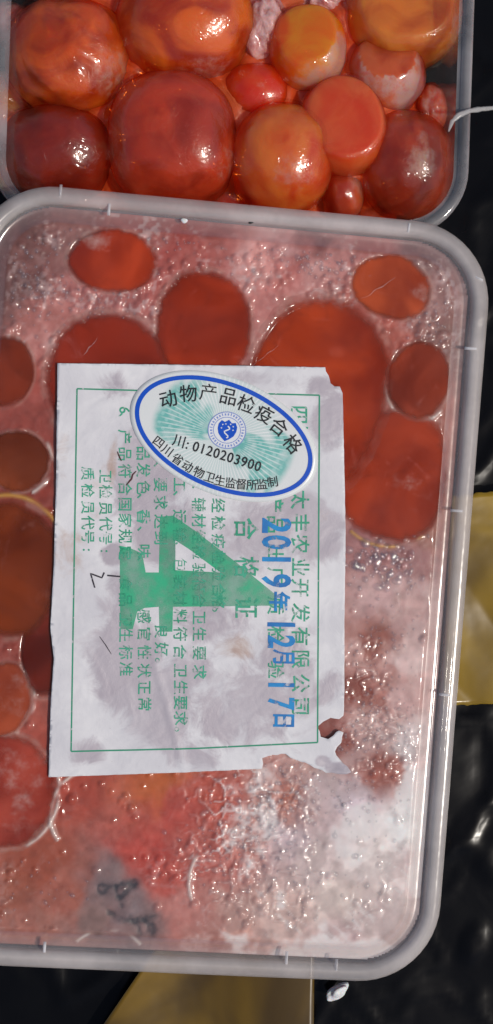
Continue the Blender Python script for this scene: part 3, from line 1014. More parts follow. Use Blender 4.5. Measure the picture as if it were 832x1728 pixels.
paper_m = paper_material()
LCX, LCY = L(335, 960)
lab = empty("paper_label", M_LID, (LCX, LCY, 0))
tag(lab, "creased damp white paper certificate printed in green with a blue stamped date", "label")
zt_ = paper_z(PV[:, 0], PV[:, 1])
nP = len(PV)
top = np.column_stack([PV, zt_])
bot = np.column_stack([PV, zt_ - 0.12])
faces = [tuple(f) for f in PF] + [tuple(nP + i for i in reversed(f)) for f in PF]
ec = {}
for f in PF:
    for a, b in zip(f, f[1:] + f[:1]):
        ec[(a, b)] = 1
for (a, b) in ec:
    if (b, a) not in ec:
        faces.append((b, a, nP + a, nP + b))


def on_label(name, vs, fs, mat, parent, org=(LCX, LCY, 0), **kw):
    v = np.asarray(vs, float) - np.array(org)
    return mesh_obj(name, v, fs, mat, parent=parent, **kw)


on_label("paper_sheet", np.concatenate([top, bot]), faces, paper_m, lab, attrs={"wet_shade": np.concatenate([wet_shade, wet_shade]), "stain": np.concatenate([stain, stain])})


def ink(name, c, wear=0.0, var=None, rough=0.6, wsc=600, thin=0.0):
    m = NT(name)
    n1 = m.noise(wsc, 4, 0.6)
    n2 = m.noise(130, 4, 0.6)
    col = m.mix(m.mapr(n2, 0.35, 0.65), c, var or c)
    p = m.pbr(col, rough)
    if thin:
        t = m.n("ShaderNodeBsdfTransparent")
        return m.done(m.mixs(m.mapr(n2, 0.3, 0.7, thin * 0.5, thin * 1.6), p, t.outputs[0]))
    if wear:
        t = m.n("ShaderNodeBsdfTransparent")
        f = m.mapr(n1, 0.62 - wear * 0.3, 0.74 - wear * 0.2, 0.0, 0.9)
        return m.done(m.mixs(f, p, t.outputs[0]))
    return m.done(p)


green = ink("green_ink", (0.012, 0.30, 0.165), 0.5, (0.05, 0.40, 0.25))
green_line = ink("green_line_ink", (0.02, 0.28, 0.16), 0.1)
green_big = ink("green_block_ink", (0.008, 0.50, 0.24), 0.0, (0.03, 0.38, 0.2), thin=0.34)
blue_stamp = ink("blue_stamp_ink", (0.0, 0.27, 0.62), 0.3, (0.0, 0.15, 0.46), wsc=300)
pen = ink("pen_ink", (0.02, 0.015, 0.03), 0.1)
black = ink("black_print_ink", (0.012, 0.012, 0.016), 0.0, rough=0.3)
blue_print = ink("blue_print_ink", (0.005, 0.085, 0.55), 0.0, rough=0.25)

# glyph outlines, made once per character
GL = {}


def glyphs(chars, offset=0.0, key=''):
    made, redo = [], []
    for ch in sorted(set(chars)):
        if (ch, key) in GL:
            continue
        cu = bpy.data.curves.new("glyph", 'FONT')
        cu.body = ch
        cu.resolution_u = 3
        cu.offset = offset
        o = bpy.data.objects.new("glyph", cu)
        C.objects.link(o)
        made.append((ch, o, cu))
    dg = bpy.context.evaluated_depsgraph_get()
    for ch, o, cu in made:
        me = bpy.data.meshes.new_from_object(o.evaluated_get(dg))
        v = np.array([tuple(q.co) for q in me.vertices]).reshape(-1, 3)
        f = [tuple(p.vertices) for p in me.polygons]
        GL[(ch, key)] = (v, f)
        ar = sum(p.area for p in me.polygons)
        bpy.data.meshes.remove(me)
        cu.offset = 0.0
        redo.append((ch, o, ar))
    dg = bpy.context.evaluated_depsgraph_get()
    dg.update()
    for ch, o, ar in redo:                      # thickening can break an outline: then keep the plain one
        me = bpy.data.meshes.new_from_object(o.evaluated_get(dg))
        a0 = sum(p.area for p in me.polygons)
        if not (0.95 * a0 < ar < 2.2 * a0):
            GL[(ch, key)] = (np.array([tuple(q.co) for q in me.vertices]).reshape(-1, 3), [tuple(p.vertices) for p in me.polygons])
        bpy.data.meshes.remove(me)
    for ch, o, cu in made:
        bpy.data.objects.remove(o)
        bpy.data.curves.remove(cu)


def put_glyph(ch, px, py, size, ang, mat, parent, name, dz, key='', xs=1.0, org=None, latin=False):
    """ang: clockwise degrees in the photo; size = em in photo px"""
    v, f = GL[(ch, key)]
    if len(v) == 0:
        return
    em = v[:, :2].copy()
    if latin:
        em[:, 0] -= (em[:, 0].min() + em[:, 0].max()) / 2
        em[:, 1] -= 0.36
    else:
        em -= np.array([0.5, 0.38])
    em[:, 0] *= xs
    a = math.radians(ang)
    qx = px + size * (em[:, 0] * math.cos(a) + em[:, 1] * math.sin(a))
    qy = py + size * (em[:, 0] * math.sin(a) - em[:, 1] * math.cos(a))
    P = np.array([L(x, y, 0.4) for x, y in zip(qx, qy)])
    z = paper_z(P[:, 0], P[:, 1]) + dz
    on_label(name, np.column_stack([P, z]), f, mat, parent, org=org or (LCX, LCY, 0), smooth=False)


def strip(name, pts, w, mat, parent, dz, org=None, closed=False, step=6, taper=False):
    """flat printed line of width w px along pts (photo px)"""
    P = [np.array(p, float) for p in pts]
    Q = []
    n = len(P)
    for k in range(n if closed else n - 1):
        a, b = P[k], P[(k + 1) % n]
        m_ = max(1, int(np.linalg.norm(b - a) / step))
        for i in range(m_):
            Q.append(a + (b - a) * i / m_)
    if not closed:
        Q.append(P[-1])
    vs, fs = [], []
    N = len(Q)
    for i in range(N):
        a = Q[(i - 1) % N] if (closed or i > 0) else Q[i]
        b = Q[(i + 1) % N] if (closed or i < N - 1) else Q[i]
        t = b - a
        t = t / (np.linalg.norm(t) + 1e-9)
        nn = np.array([-t[1], t[0]])
        ww = w * (0.4 + 0.6 * math.sin(math.pi * (i + 0.5) / N)) if taper else w
        for s in (-1, 1):
            x, y = L(*(Q[i] + nn * s * ww / 2), 0.4)
            vs.append((x, y, float(paper_z(x, y)) + dz))
    for i in range(N if closed else N - 1):
        j = (i + 1) % N
        fs.append((2 * i + 1, 2 * i, 2 * j, 2 * j + 1))
    return on_label(name, vs, fs, mat, parent, org=org or (LCX, LCY, 0), smooth=False)


def fill(name, poly, mat, parent, dz, org=None, step=5):
    ob = dens(poly, step, 0, 1)
    pts = [L(*p, 0.4) for p in ob]
    xs_, ys_ = [p[0] for p in pts], [p[1] for p in pts]
    inn = [(a, b) for a in np.arange(min(xs_), max(xs_), 0.9) for b in np.arange(min(ys_), max(ys_), 0.9)]
    r = delaunay_2d_cdt([Vector(p) for p in pts] + [Vector(p) for p in inn], [], [list(range(len(pts)))], 1, 1e-4)
    P = np.array([(v.x, v.y) for v in r[0]])
    fs = []
    for f in r[2]:
        a, b, c = P[f[0]], P[f[1]], P[f[2]]
        cr = (b[0] - a[0]) * (c[1] - a[1]) - (b[1] - a[1]) * (c[0] - a[0])
        fs.append(list(f) if cr > 0 else list(reversed(f)))
    return on_label(name, np.column_stack([P, paper_z(P[:, 0], P[:, 1]) + dz]), fs, mat, parent, org=org or (LCX, LCY, 0), smooth=False)


# border
for (a, b) in (((130, 656), (539, 667)), ((539, 667), (536, 1253)), ((536, 1253), (330, 1263)), ((330, 1263), (120, 1268)), ((120, 1268), (130, 656))):
    strip("border_line", (a, b), 2.6, green_line, lab, 0.035)
# big green 4
fill("large_numeral", [(202, 921), (218, 924), (240, 934), (246, 966), (268, 966), (270, 872), (292, 870), (330, 896), (400, 950), (466, 1004), (466, 1022), (292, 1024), (291, 1066), (269, 1066), (268, 1024), (244, 1026), (232, 1032), (224, 1062), (203, 1062)], green_big, lab, 0.03)
o4 = lab.children[-1]
# paper shows through the counter between diagonal and crossbar
fill("numeral_counter", [(296, 962), (296, 912), (318, 926), (372, 966)], paper_m, lab, 0.05)

VX = 90
cols = [  # x centre, size, [(char, y)], key
    (507, 33, [("四", 700), ("川", 732), ("广", 768), ("安", 803), ("太", 843), ("丰", 882), ("农", 918), ("业", 957), ("开", 992), ("发", 1034), ("有", 1074), ("限", 1112), ("公", 1153), ("司", 1192)], 1.0),
    (465, 30, [("产", 850), ("品", 885), ("出", 935), ("厂", 972), ("质", 1022), ("检", 1072), ("验", 1130)], 1.05),
    (416, 44, [("合", 892), ("格", 957), ("证", 1025)], 0.85),
    (369, 25, [("料", 825), ("经", 853), ("检", 883), ("疫", 913), ("检", 941), ("验", 968), ("合", 996), ("格", 1016), ("。", 1036)], 1.0),
    (336, 25, [("、", 828), ("辅", 852), ("材", 879), ("经", 906), ("检", 932), ("验", 962), ("符", 988), ("合", 1013), ("卫", 1042), ("生", 1070), ("要", 1102), ("求", 1134)], 1.0),
    (304, 25, [("工", 818), ("、", 840), ("运", 872), ("输", 902), ("、", 926), ("包", 953), ("装", 982), ("材", 1010), ("料", 1040), ("符", 1070), ("合", 1100), ("卫", 1132), ("生", 1160), ("要", 1186), ("求", 1212), ("。", 1238)], 1.0),
    (272, 25, [("人", 776), ("要", 818), ("求", 848), ("达", 880), ("到", 908), ("良", 1065), ("好", 1096), ("。", 1122)], 1.0),
    (243, 25, [("品", 765), ("发", 793), ("色", 823), ("、", 845), ("香", 872), ("、", 900), ("味", 930), ("、", 950), ("感", 1040), ("官", 1070), ("性", 1101), ("状", 1132), ("正", 1160), ("常", 1188)], 1.0),
    (212, 25, [("6", 692), ("、", 708), ("产", 737), ("品", 766), ("符", 795), ("合", 824), ("国", 851), ("家", 878), ("规", 905), ("定", 933), ("食", 985), ("品", 1012), ("卫", 1046), ("生", 1072), ("标", 1101), ("准", 1129)], 1.0),
    (179, 24, [("卫", 804), ("检", 830), ("员", 858), ("代", 884), ("号", 908), (":", 930)], 1.0),
    (149, 24, [("质", 799), ("检", 828), ("员", 856), ("代", 882), ("号", 906), (":", 928)], 1.0),
]
ch_all = "".join(c for col_ in cols for c, _ in col_[2])
glyphs(ch_all, 0.013, 'g')
for (x, size, items, xs_) in cols:
    for (ch, y) in items:
        put_glyph(ch, x + 0.012 * (960 - y) * -0.4, y, size, 90.6, green, lab, "printed_character", 0.06, 'g', xs=xs_, latin=(ch in "6:"))
# blue rubber-stamped date
stamp_items = [("2", 887, 66, 0.8), ("0", 915, 66, 0.72), ("1", 944, 66, 0.75), ("9", 980, 66, 0.72), ("年", 1015, 36, 0.95), ("1", 1054, 64, 0.75), ("2", 1083, 62, 0.72), ("月", 1110, 40, 0.7), ("1", 1156, 60, 0.75), ("7", 1188, 60, 0.7), ("日", 1216, 40, 0.75)]
glyphs("".join(s[0] for s in stamp_items), 0.027, 's')
for (ch, y, size, xs_) in stamp_items:
    cjk = ch in "年月日"
    put_glyph(ch, (468 if not cjk else 472) + (8 if y > 1040 else 0), y, size, 91, blue_stamp, lab, "stamped_character", 0.09, 's', xs=xs_, latin=not cjk)
# pen marks
for pts in (((160, 992), (153, 968), (172, 975), (176, 966)), ((181, 971), (203, 973))):
    strip("pen_stroke", pts, 2.6, pen, lab, 0.09, step=3)
strip("pen_stroke", ((168, 1074), (178, 1088), (188, 1104)), 1.6, pen, lab, 0.09, step=3, taper=True)
hair = ink("dark_red_thread", (0.07, 0.008, 0.012), 0.0, rough=0.4)
strip("dried_thread", ((213, 819), (222, 808), (224, 801), (230, 795)), 3.0, hair, lab, 0.12, step=2, taper=True)
strip("dried_thread", ((198, 762), (202, 772), (205, 778)), 2.4, hair, lab, 0.12, step=2, taper=True)

# ------------------------------------------------------------------ oval inspection sticker on the label
SCX, SCY = 377.5, 736.0
SA, SB, STH = 158.0, 90.0, math.radians(22.6)
ocx, ocy = L(SCX, SCY)
stk = empty("oval_sticker", M_LID, (ocx, ocy, 0))
tag(stk, "white oval inspection sticker with a blue ring and black lettering over the label's top", "sticker")
SO = (ocx, ocy, 0)


def ell(a, b, t):
    x, y = a * math.cos(t), b * math.sin(t)
    return SCX + x * math.cos(STH) - y * math.sin(STH), SCY + x * math.sin(STH) + y * math.cos(STH)


def sticker_material():
    m = NT("hologram_sticker_film")
    u = m.attr("su")
    v = m.attr("sv")
    cb = m.n("ShaderNodeCombineXYZ")
    m.l(u, cb.inputs[0])
    m.l(v, cb.inputs[1])
    r = m.math('SQRT', m.math('ADD', m.math('MULTIPLY', u, u), m.math('MULTIPLY', v, v)))
    an = m.math('ARCTAN2', v, u)
    rays = m.math('SINE', m.math('ADD', m.math('MULTIPLY', an, 78.0), m.math('MULTIPLY', r, 0.02)))
    rays = m.mapr(rays, 0.35, 0.9)
    arm = m.math('ABSOLUTE', m.math('SINE', m.math('ADD', m.math('MULTIPLY', an, 1.0), -0.12)))
    wav = m.math('SINE', m.math('ADD', m.math('MULTIPLY', r, 0.13), m.math('MULTIPLY', m.math('SINE', m.math('MULTIPLY', an, 6.0)), 2.0)))
    n1 = m.noise(0.045, 3, 0.5, vec=cb.outputs[0])
    teal = m.mapr(m.math('ADD', arm, m.math('MULTIPLY', wav, 0.13)), 0.62, 0.40)
    band = m.math('MULTIPLY', teal, m.mapr(r, 128, 112))
    band = m.math('MULTIPLY', band, m.mapr(n1, 0.25, 0.6, 0.45, 1.0))
    col = m.mix(m.math('MULTIPLY', band, 0.95), (0.74, 0.76, 0.75), (0.12, 0.46, 0.41))
    cell = m.math('MULTIPLY', m.math('SINE', m.math('MULTIPLY', u, 0.33)), m.math('SINE', m.math('MULTIPLY', v, 0.4)))
    col = m.mix(m.math('MULTIPLY', m.mapr(cell, 0.3, 0.8), m.math('MULTIPLY', band, 0.45)), col, (0.45, 0.72, 0.68))
    lines = m.math('MULTIPLY', rays, m.mapr(r, 118, 95, 0.0, 0.55))
    lines = m.math('MULTIPLY', lines, m.mapr(r, 34, 44))
    col = m.mix(lines, col, (0.82, 0.86, 0.84))
    gl2 = m.math('MULTIPLY', m.math('MULTIPLY', m.math('SUBTRACT', 1.0, band), m.mapr(r, 110, 80, 0.0, 0.3)), m.mapr(rays, 0.0, 0.3, 1.0, 0.0))
    col = m.mix(gl2, col, (0.30, 0.60, 0.54))
    return m.done(m.pbr(col, 0.3, Coat_Weight=0.3, Coat_Roughness=0.15))


sm = sticker_material()
rimsm = NT("sticker_margin")
rimsm = rimsm.done(rimsm.pbr((0.80, 0.80, 0.79), 0.35))
nr, nu = 22, 96
vs, su, sv2 = [], [], []
for k in range(nr + 1):
    q = k / nr
    for i in range(nu):
        t = 2 * math.pi * i / nu
        a_, b_ = (SA + 8.5) * q, (SB + 8.5) * q
        x, y = L(*ell(a_, b_, t), 0.4)
        vs.append((x, y, float(paper_z(x, y)) + 0.16))
        su.append(a_ * math.cos(t))
        sv2.append(b_ * math.sin(t))
fs = []
for k in range(nr):
    for i in range(nu):
        j = (i + 1) % nu
        if k == 0:
            fs.append((i, nu + j, nu + i))
        else:
            fs.append((k * nu + i, k * nu + j, (k + 1) * nu + j, (k + 1) * nu + i))
# thin edge
nb = len(vs)
for i in range(nu):
    x, y, z = vs[nr * nu + i]
    vs.append((x, y, z - 0.12))
    su.append(su[nr * nu + i])
    sv2.append(sv2[nr * nu + i])
for i in range(nu):
    j = (i + 1) % nu
    fs.append((nr * nu + i, nr * nu + j, nb + j, nb + i))
on_label("sticker_film", vs, fs, sm, stk, org=SO, attrs={"su": su, "sv": sv2})


def annulus(name, cx, cy, a0, b0, a1, b1, th, mat, dz, n=96):
    vs, fs = [], []
    for (a, b) in ((a0, b0), (a1, b1)):
        for i in range(n):
            t = 2 * math.pi * i / n
            x, y = a * math.cos(t), b * math.sin(t)
            X_, Y_ = L(cx + x * math.cos(th) - y * math.sin(th), cy + x * math.sin(th) + y * math.cos(th), 0.5)
            vs.append((X_, Y_, float(paper_z(X_, Y_)) + dz))
    fs = [(i, n + i, n + (i + 1) % n, (i + 1) % n) for i in range(n)]
    return on_label(name, vs, fs, mat, stk, org=SO, smooth=False)


annulus("blue_ring", SCX, SCY, SA, SB, SA - 7.5, SB - 7.5, STH, blue_print, 0.25)


def arc_text(s, pts, size, name, key, flip=False, dz=0.30, xs=1.0):
    """characters centred on given photo points, each with its own turn"""
    for ch, (x, y, a) in zip(s, pts):
        put_glyph(ch, x, y, size, a, black, stk, name, dz, key, xs=xs, org=SO)


t1 = "动物产品检疫合格"
t2 = "四川省动物卫生监督所监制"
glyphs(t1 + t2 + "川", 0.006, 'h')
arc_text(t1, [(284, 673, -14), (318, 664, -3), (352, 662, 7), (386, 669, 13), (416, 682, 21), (446, 699, 28), (471, 720, 38), (494, 749, 50)], 31, "sticker_character", 'h')
arc_text(t2, [(268, 746, 38), (283, 760, 37), (300, 775, 34), (317, 787, 29), (336, 797, 23), (354, 805, 17), (371, 811, 12), (389, 815, 7), (407, 817, 3), (425, 818, 0), (442, 817, -4), (460, 813, -9)], 19.5, "sticker_character", 'h')
glyphs(":0123459", 0.012, 'n')
put_glyph("川", 303, 744, 23, 16, black, stk, "sticker_character", 0.30, 'h', org=SO)
for k, ch in enumerate(":0120203900"):
    x = 317 + (0 if k == 0 else 14 + (k - 1) * 11.6)
    y = 749 + (x - 317) * 0.315
    put_glyph(ch, x, y, 24, 17, black, stk, "sticker_character", 0.30, 'n', org=SO, latin=True, xs=0.92)

# emblem: ring, shield, staff
EX, EY = 383, 726
pale_blue = ink("pale_blue_ink", (0.22, 0.30, 0.62), 0.0, rough=0.3)
white_p = ink("white_print", (0.78, 0.80, 0.82), 0.0, rough=0.3)
annulus("emblem_ground", EX, EY, 32, 31, 0.5, 0.5, 0.2, white_p, 0.22, 48)
annulus("emblem_ring", EX, EY, 32.5, 31.5, 31, 30, 0.2, pale_blue, 0.25, 48)
annulus("emblem_ring", EX, EY, 23.5, 22.5, 22.3, 21.3, 0.2, pale_blue, 0.25, 48)
for k in range(34):
    t = 2 * math.pi * k / 34
    r0, r1 = (24.8, 28.5 + 1.2 * (k % 3 == 0))
    w = 2.6 if k % 3 else 1.6
    strip("emblem_tick", ((EX + r0 * math.cos(t), EY + r0 * math.sin(t)), (EX + r1 * math.cos(t), EY + r1 * math.sin(t))), w, pale_blue, stk, 0.25, org=SO, step=9)
tl_ = math.radians(12)


def em(x, y):
    return EX + x * math.cos(tl_) - y * math.sin(tl_), EY + x * math.sin(tl_) + y * math.cos(tl_)


sh_poly = [(-16, -8), (-12, -15), (-6, -13), (0, -18), (6, -13), (12, -15), (16, -8), (16, 0), (13, 8), (7, 14), (0, 19), (-7, 14), (-13, 8), (-16, 0)]
fill("emblem_shield", [em(*p) for p in sh_poly], blue_print, stk, 0.28, org=SO, step=4)
strip("emblem_snake", [em(4 * math.sin(k * 0.9), -7 + k * 2.0) for k in range(11)], 2.2, white_p, stk, 0.32, org=SO, step=2)
for (x, y) in ((-9, -8), (-4, -10), (4, -11), (9, -8), (-10, -2), (10, -2)):
    fill("emblem_star", [em(x + (1.7 if i % 2 == 0 else 0.8) * math.cos(i * math.pi / 5), y + (1.7 if i % 2 == 0 else 0.8) * math.sin(i * math.pi / 5)) for i in range(10)], white_p, stk, 0.32, org=SO, step=9)

# ------------------------------------------------------------------ rear container, open
RZ = -11.0
RW, RH = 138.5, 212.0
rx_, _ = Wd(815, 240, RZ)
_, ry_ = Wd(700, 392, RZ)
RC = (rx_ - RW / 2 - 1.0, ry_ + RH / 2 + 1.2)
M_REAR = Matrix.Translation(Vector((RC[0] * MM, RC[1] * MM, 0))) @ Matrix.Rotation(math.radians(-2.0), 4, 'Z')
rear = empty("open_food_container", M_REAR, (0, 0, -59))
tag(rear, "open clear rectangular plastic box of glossy yolk balls behind the lidded box", "container")
wallm = plastic("rear_clear_wall", 0.05, tint=(0.93, 0.91, 0.9), rough=0.06, edge=0.55, spec=0.06, bump=0.2)
prof = [(4.2, -12.5), (4.0, -14), (4.6, -25), (6.0, -42), (7.2, -52), (9, -56), (13, -58.4)]
vs, fs = sweep(RW, RH, 19, prof, True)
v = np.array(vs)
v[:, 2] += 59
mesh_obj("container_body", v, fs, wallm, parent=rear)
prof = [(0.3, -14.5), (0, -14.2), (0, -11.6), (0.5, -11.1), (1.6, -11.0), (2.6, -11.3), (3.0, -12.3), (4.2, -12.5)]
vs, fs = sweep(RW, RH, 19, prof)
v = np.array(vs)
v[:, 2] += 59
mesh_obj("container_rim", v, fs, plastic("rear_rim_plastic", 0.3, tint=(0.92, 0.9, 0.9), rough=0.08, edge=0.6, spec=0.08), parent=rear)

# frozen red juice in the bottom of the rear box
gx = np.arange(-60, 60.1, 1.2)
gy = np.arange(-97, 97.1, 1.2)
X, Y = np.meshgrid(gx, gy, indexing='ij')
Hh = -30 + 2.0 * fbm(X, Y, 16, 801, 4) + 1.0 * fbm(X, Y, 4, 811, 3)
sdm = sd_rrect(X, Y, RW - 19, RH - 19, 12)
Hh = Hh - 9 * sstep(-12, -1, sdm)
inside = sdm < 0
ids = -np.ones(X.shape, int)
ids[inside] = np.arange(inside.sum())
ok = inside[:-1, :-1] & inside[1:, :-1] & inside[1:, 1:] & inside[:-1, 1:]
F = np.stack([ids[:-1, :-1], ids[1:, :-1], ids[1:, 1:], ids[:-1, 1:]], -1)[ok]
fr = sstep(0.1, 0.9, fbm(X, Y, 9, 830, 3)) * 0.5
cr_ = np.array([0.55, 0.07, 0.015])  # bright red, putting a glow of light into the gaps
cw_ = np.array([0.60, 0.15, 0.05])
colr = cr_ * (1 - fr[..., None]) + cw_ * fr[..., None]
V = np.stack([X, Y, Hh], -1)[inside]
juice = mesh_obj("frozen_juice", V, F.tolist(), ice_m, M=M_REAR, org=(0, 0, -45), colors=colr[inside])
tag(juice, "dark red frozen juice between the balls of the open box", "ice", kind="stuff")

mb = NT("wet_membrane")
gl_ = mb.n("ShaderNodeBsdfGlossy")
gl_.inputs["Roughness"].default_value = 0.12
bh = mb.math('ADD', mb.noise(180, 3, 0.55, dist=1.5), mb.math('MULTIPLY', mb.noise(600, 2), 0.12))
mb.l(mb.bump(bh, 0.45, 0.0012), gl_.inputs["Normal"])
tr_ = mb.n("ShaderNodeBsdfTransparent")
tr_.inputs[0].default_value = (0.99, 0.95, 0.91, 1)
df_ = mb.n("ShaderNodeBsdfDiffuse")
df_.inputs[0].default_value = (0.85, 0.45, 0.25, 1)
lw_ = mb.n("ShaderNodeLayerWeight")
f1 = mb.math('ADD', mb.math('MULTIPLY', mb.math('POWER', lw_.outputs["Facing"], 3.0), 0.15), 0.045, True)
body_ = mb.mixs(mb.mapr(mb.noise(90, 4, 0.65, dist=1.2), 0.5, 0.8, 0.0, 0.05), tr_.outputs[0], df_.outputs[0])
membrane_m = mb.done(mb.mixs(f1, body_, gl_.outputs[0]))
RG = "round yolks in the open box"
# px, py, z, rx, ry, rz, deep, bright, kwargs, label
balls = [  # pale patches: frost on frosted balls, painted wet highlights on glossy ones
    (115, 98, -33, 102, 94, 16, (112, 34, 10), (158, 72, 22), dict(lump=0.09, fine=0.02, bmp=0.5, frost_glints=((0.75, -0.35, 0.5, 0.12, 0.55),)), "lumpy orange brown yolk second from the open box's left wall, below the top edge"),
    (314, 40, -32, 112, 97, 17, (116, 34, 12), (164, 80, 28), dict(lump=0.06, bmp=0.45, frost_glints=((0.3, -0.9, 0.3, 0.10, 0.5),)), "large orange brown yolk cut by the photo's top edge, left of the pink ice"),
    (98, 262, -36, 97, 80, 16, (74, 16, 10), (104, 30, 20), dict(lump=0.06, frost_glints=((0.5, -0.2, 0.8, 0.05, 0.25),)), "dark maroon yolk in the open box's near left corner"),
    (293, 240, -33, 104, 108, 18, (104, 28, 16), (140, 50, 32), dict(lump=0.05, squash=2.5, bmp=0.4, frost_glints=((0.8, -0.4, 0.5, 0.06, 0.35),)), "large red brown yolk with a pale glint, centre of the open box's near row"),
    (520, 82, -30, 62, 68, 11, (190, 62, 8), (226, 108, 24), dict(lump=0.04, flats=((-0.1, 0.25, 1, 0.72),), frost_glints=((0.9, -0.5, 0.4, 0.28, 0.95), (0.2, -1, 0.35, 0.2, 0.8))), "bright orange yolk with a white frosty crescent, brightest in the open box"),
    (434, 163, -36, 60, 52, 11, (150, 30, 8), (178, 56, 22), dict(lump=0.03, frost_glints=((0.1, 0.0, 1, 0.02, 0.3),)), "small shiny red orange yolk between the pink ice and its bigger neighbours"),
    (476, 270, -31, 84, 90, 15, (140, 46, 16), (186, 92, 48), dict(lump=0.05, bmp=0.45, frost_glints=((0.2, -0.45, 0.9, 0.10, 0.4),)), "orange yolk with pale cloudy patches against the lidded box's top rim, centre"),
    (580, 215, -30, 70, 80, 13, (150, 50, 22), (180, 80, 52), dict(lump=0.03, yaw=0.35, flats=((0.05, 0.12, 1, 0.62),), bmp=0.12), "orange yolk with a smooth flat oval face in the open box's right half"),
    (650, 128, -34, 64, 64, 13, (120, 46, 30), (150, 78, 58), dict(lump=0.05, flats=((-0.02, 0.35, 1, 0.78),), frost_glints=((0.0, 0.0, 1, 0.6, 0.75), (0.6, -0.6, 0.5, 0.25, 1.0)), bmp=0.4), "frost coated yolk with a small bare brown disc in the open box"),
    (682, 282, -38, 80, 88, 17, (98, 30, 18), (132, 52, 34), dict(lump=0.04, frost_glints=((0.25, -0.15, 1, 0.05, 0.8), (0.3, 0.25, 1, 0.02, 0.5)), bmp=0.35), "brown red yolk with a frosty cap in the open box's near right corner"),
    (580, 330, -38, 34, 42, 9, (118, 44, 34), (150, 76, 62), dict(lump=0.05, frost_glints=((0.6, 0.4, 0.7, 0.2, 0.5),)), "smallest pinkish yolk half hidden by the lidded box's top rim"),
    (680, 22, -34, 96, 92, 17, (128, 56, 18), (168, 100, 48), dict(lump=0.04, flats=((0.0, 0.1, 1, 0.68),), frost_glints=((0.9, -0.3, 0.2, 0.10, 0.8),), bmp=0.2), "big tan brown yolk cut by the photo's top edge near the right wall"),
    (22, 45, -42, 34, 34, 10, (104, 22, 20), (140, 52, 50), dict(lump=0.1, frost_glints=((0.2, 0.2, 1, 0.3, 0.6),)), "small frosty crimson yolk in the open box's left top corner"),
    (190, -35, -40, 70, 60, 14, (110, 14, 10), (140, 24, 14), dict(lump=0.04), "deep red yolk showing only at the photo's top edge"),
    (385, 330, -46, 50, 60, 12, (110, 20, 8), (150, 40, 14), dict(lump=0.04), "deep red yolk low between two big yolks at the lidded box's rim"),
    (400, 95, -48, 45, 60, 12, (120, 22, 10), (150, 36, 16), dict(lump=0.05), "deep red yolk low down beside the pink ice"),
    (12, 195, -45, 40, 70, 12, (150, 70, 14), (180, 104, 30), dict(lump=0.05), "yellow brown yolk squeezed against the open box's left wall"),
    (14, 290, -44, 26, 34, 10, (186, 112, 20), (206, 140, 40), dict(lump=0.05), "bright yellow bit of yolk in the open box's near left corner"),
    (722, 190, -46, 30, 45, 11, (110, 36, 26), (140, 60, 48), dict(lump=0.1, frost_glints=((0, 0, 1, 0.4, 0.5),)), "little frosty lump of yolk between frost coated yolk and right wall"),
]
for k, (px, py, z, rx, ry, rz, dc, bc, kw, lb) in enumerate(balls):
    kw = dict(kw)
    kw["bmp"] = kw.get("bmp", 0.3) * 0.55
    kw["lump"] = kw.get("lump", 0.04) * 0.8
    rx, ry = rx * 1.04, ry * 1.04
    kw["frost_glints"] = tuple((a, b, c, w, q * 1.0) for a, b, c, w, q in kw.get("frost_glints", ()))
    o = round_yolk("yolk", px, py, z, rx, ry, rz, RED(*dc, 2.6), RED(*bc, 2.5), seed=20 + k, sss=1.0, coat=0.6, sscale=0.011, glint=0.12, filmy=0.12, thru=0.24, mott=0.06, **kw)
    tag(o, lb, "yolk", RG)
    if k not in (8, 12, 18):
        mv = np.array([tuple(q.co) for q in o.data.vertices]) / MM
        c0 = np.array([0, 0, rz])
        dv = mv - c0
        gap = 1.055 + 0.03 * n3d(dv / rz, 0.8, 300 + k) + 0.012 * n3d(dv / rz, 0.22, 320 + k)
        mesh_obj("membrane", c0 + dv * gap[:, None], SF, membrane_m, parent=o)

# pink ice lumps in the rear box
chunks = [(442, 52, -35, 42, 62, 10, "pink frosty meat ice left of the bright orange yolk"), (545, 10, -38, 48, 34, 11, "pink frosty ice above the bright orange yolk at the photo's top edge")]
for k, (px, py, z, rx, ry, rz, lb) in enumerate(chunks):
    o = round_yolk("ice_chunk", px, py, z, rx, ry, rz, (0.55, 0.14, 0.12), (0.75, 0.36, 0.32), seed=60 + k, thru=0.12, lump=0.2, fine=0.05,
                   frost_glints=((0.2, 0.1, 1, 0.9, 0.62),), frost=(0.78, 0.56, 0.55), rough=0.3, coat=0.6, sss=0.3, bmp=0.35, scale=120)
    tag(o, lb, "ice", "pink ice chunks in the open box")


# ------------------------------------------------------------------ small bits
def tube_strip(name, pts, w, t, mat, label, cat, seed=1):
    P = [np.array(p, float) for p in pts]
    n = len(P)
    vs, fs = [], []
    for i in range(n):
        a, b = P[max(i - 1, 0)], P[min(i + 1, n - 1)]
        d = b - a
        d /= np.linalg.norm(d)
        side = np.cross(d, np.array([0, 0, 1.0]))
        side /= np.linalg.norm(side) + 1e-9
        up = np.cross(side, d)
        ww = w * (0.25 + 0.75 * math.sin(math.pi * (i + 0.4) / n)) * (1 + 0.25 * float(vnoise(i * 0.8, seed, 1, 9)))
        for (s, u) in ((-1, 0), (-0.4, 1), (0.4, 1), (1, 0), (0.4, -0.6), (-0.4, -0.6)):
            vs.append(P[i] + side * s * ww / 2 + up * u * t)
    for i in range(n - 1):
        for k in range(6):
            j = (k + 1) % 6
            fs.append((i * 6 + k, i * 6 + j, (i + 1) * 6 + j, (i + 1) * 6 + k))
    fs.append(tuple(range(5, -1, -1)))
    fs.append(tuple((n - 1) * 6 + k for k in range(6)))
    o = mesh_obj(name, vs, fs, mat, org=tuple(np.mean(np.array(vs), 0)))
    return tag(o, label, cat)


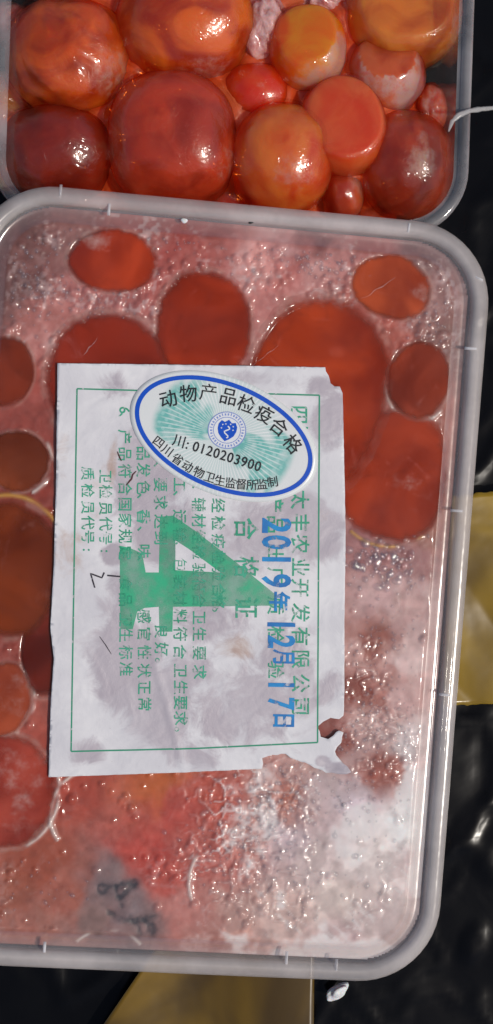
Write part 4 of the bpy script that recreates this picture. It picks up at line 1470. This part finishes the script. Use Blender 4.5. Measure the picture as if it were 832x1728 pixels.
scrapm = plastic("scrap_film", 0.75, white=(0.8, 0.8, 0.78), rough=0.15)
pts = []
for (px, py, z) in ((757, 222, -9), (763, 205, -8), (775, 194, -8), (792, 187, -8.5), (812, 184, -9.5), (835, 182, -12), (860, 184, -18)):
    x, y = Wd(px, py, z)
    pts.append((x, y, z))
Q = []
for i in range(len(pts) - 1):
    for k in range(4):
        t = k / 4
        Q.append(tuple(np.array(pts[i]) * (1 - t) + np.array(pts[i + 1]) * t))
Q.append(pts[-1])
tube_strip("plastic_scrap", Q, 1.7, 0.2, scrapm, "curled white plastic sliver lying across the open box's right rim", "plastic scrap")


def crumb(px, py, z, rx, ry, rz, ang, seed, label, mat, name="ice_crumb", cat="ice"):
    x, y = Wd(px, py, z)
    d = SV[::1]
    p = d * (1 + 0.3 * n3d(d, 0.9, seed))[:, None]
    p = p * np.array([rx / 6, ry / 6, rz])
    a = math.radians(-ang)
    c, s = math.cos(a), math.sin(a)
    p = p @ np.array([[c, s, 0], [-s, c, 0], [0, 0, 1]])
    o = mesh_obj(name, p + np.array([x, y, z]), SF, mat, org=(x, y, z - rz))
    return tag(o, label, cat)


foam = NT("white_frost_crumb")
foam = foam.done(foam.pbr(foam.mix(foam.mapr(foam.noise(500, 3), 0.4, 0.7), (0.78, 0.78, 0.78), (0.55, 0.55, 0.57)), 0.5, Subsurface_Weight=0.3, Subsurface_Scale=0.002, Normal=foam.bump(foam.noise(700, 3), 0.5, 0.0006)))
zc = float(bag_height(np.array(Wd(568, 1670, -58)[0]), np.array(Wd(568, 1670, -58)[1])))
crumb(568, 1674, max(zc, -58) + 2.4, 24, 11, 2.2, -28, 5, "white frost crumb on the black bag under the lidded box's bottom edge", foam)
x, y = L(311, 373, 0.3)
vs = [(x + 0.9 * d_[0] * (1 + 0.3 * d_[1]), y + 0.7 * d_[1], 0.5 + 0.35 * d_[2]) for d_ in SV[::1]]
o = mesh_obj("ice_crumb", vs, SF, foam, M=M_LID, org=(x, y, 0.1))
tag(o, "tiny white frost crumb on the lid's upper rim", "ice")
speck = NT("black_speck")
speck = speck.done(speck.pbr((0.01, 0.01, 0.01), 0.6))
x, y = L(424, 375, 0.3)
vs = [(x + 0.7 * d_[0] + 0.4 * d_[1], y + 0.5 * d_[1], 0.35 + 0.3 * d_[2]) for d_ in SV[::1]]
o = mesh_obj("dirt_speck", vs, SF, speck, M=M_LID, org=(x, y, 0.05))
tag(o, "tiny black dirt speck on the lid's upper rim", "dirt")
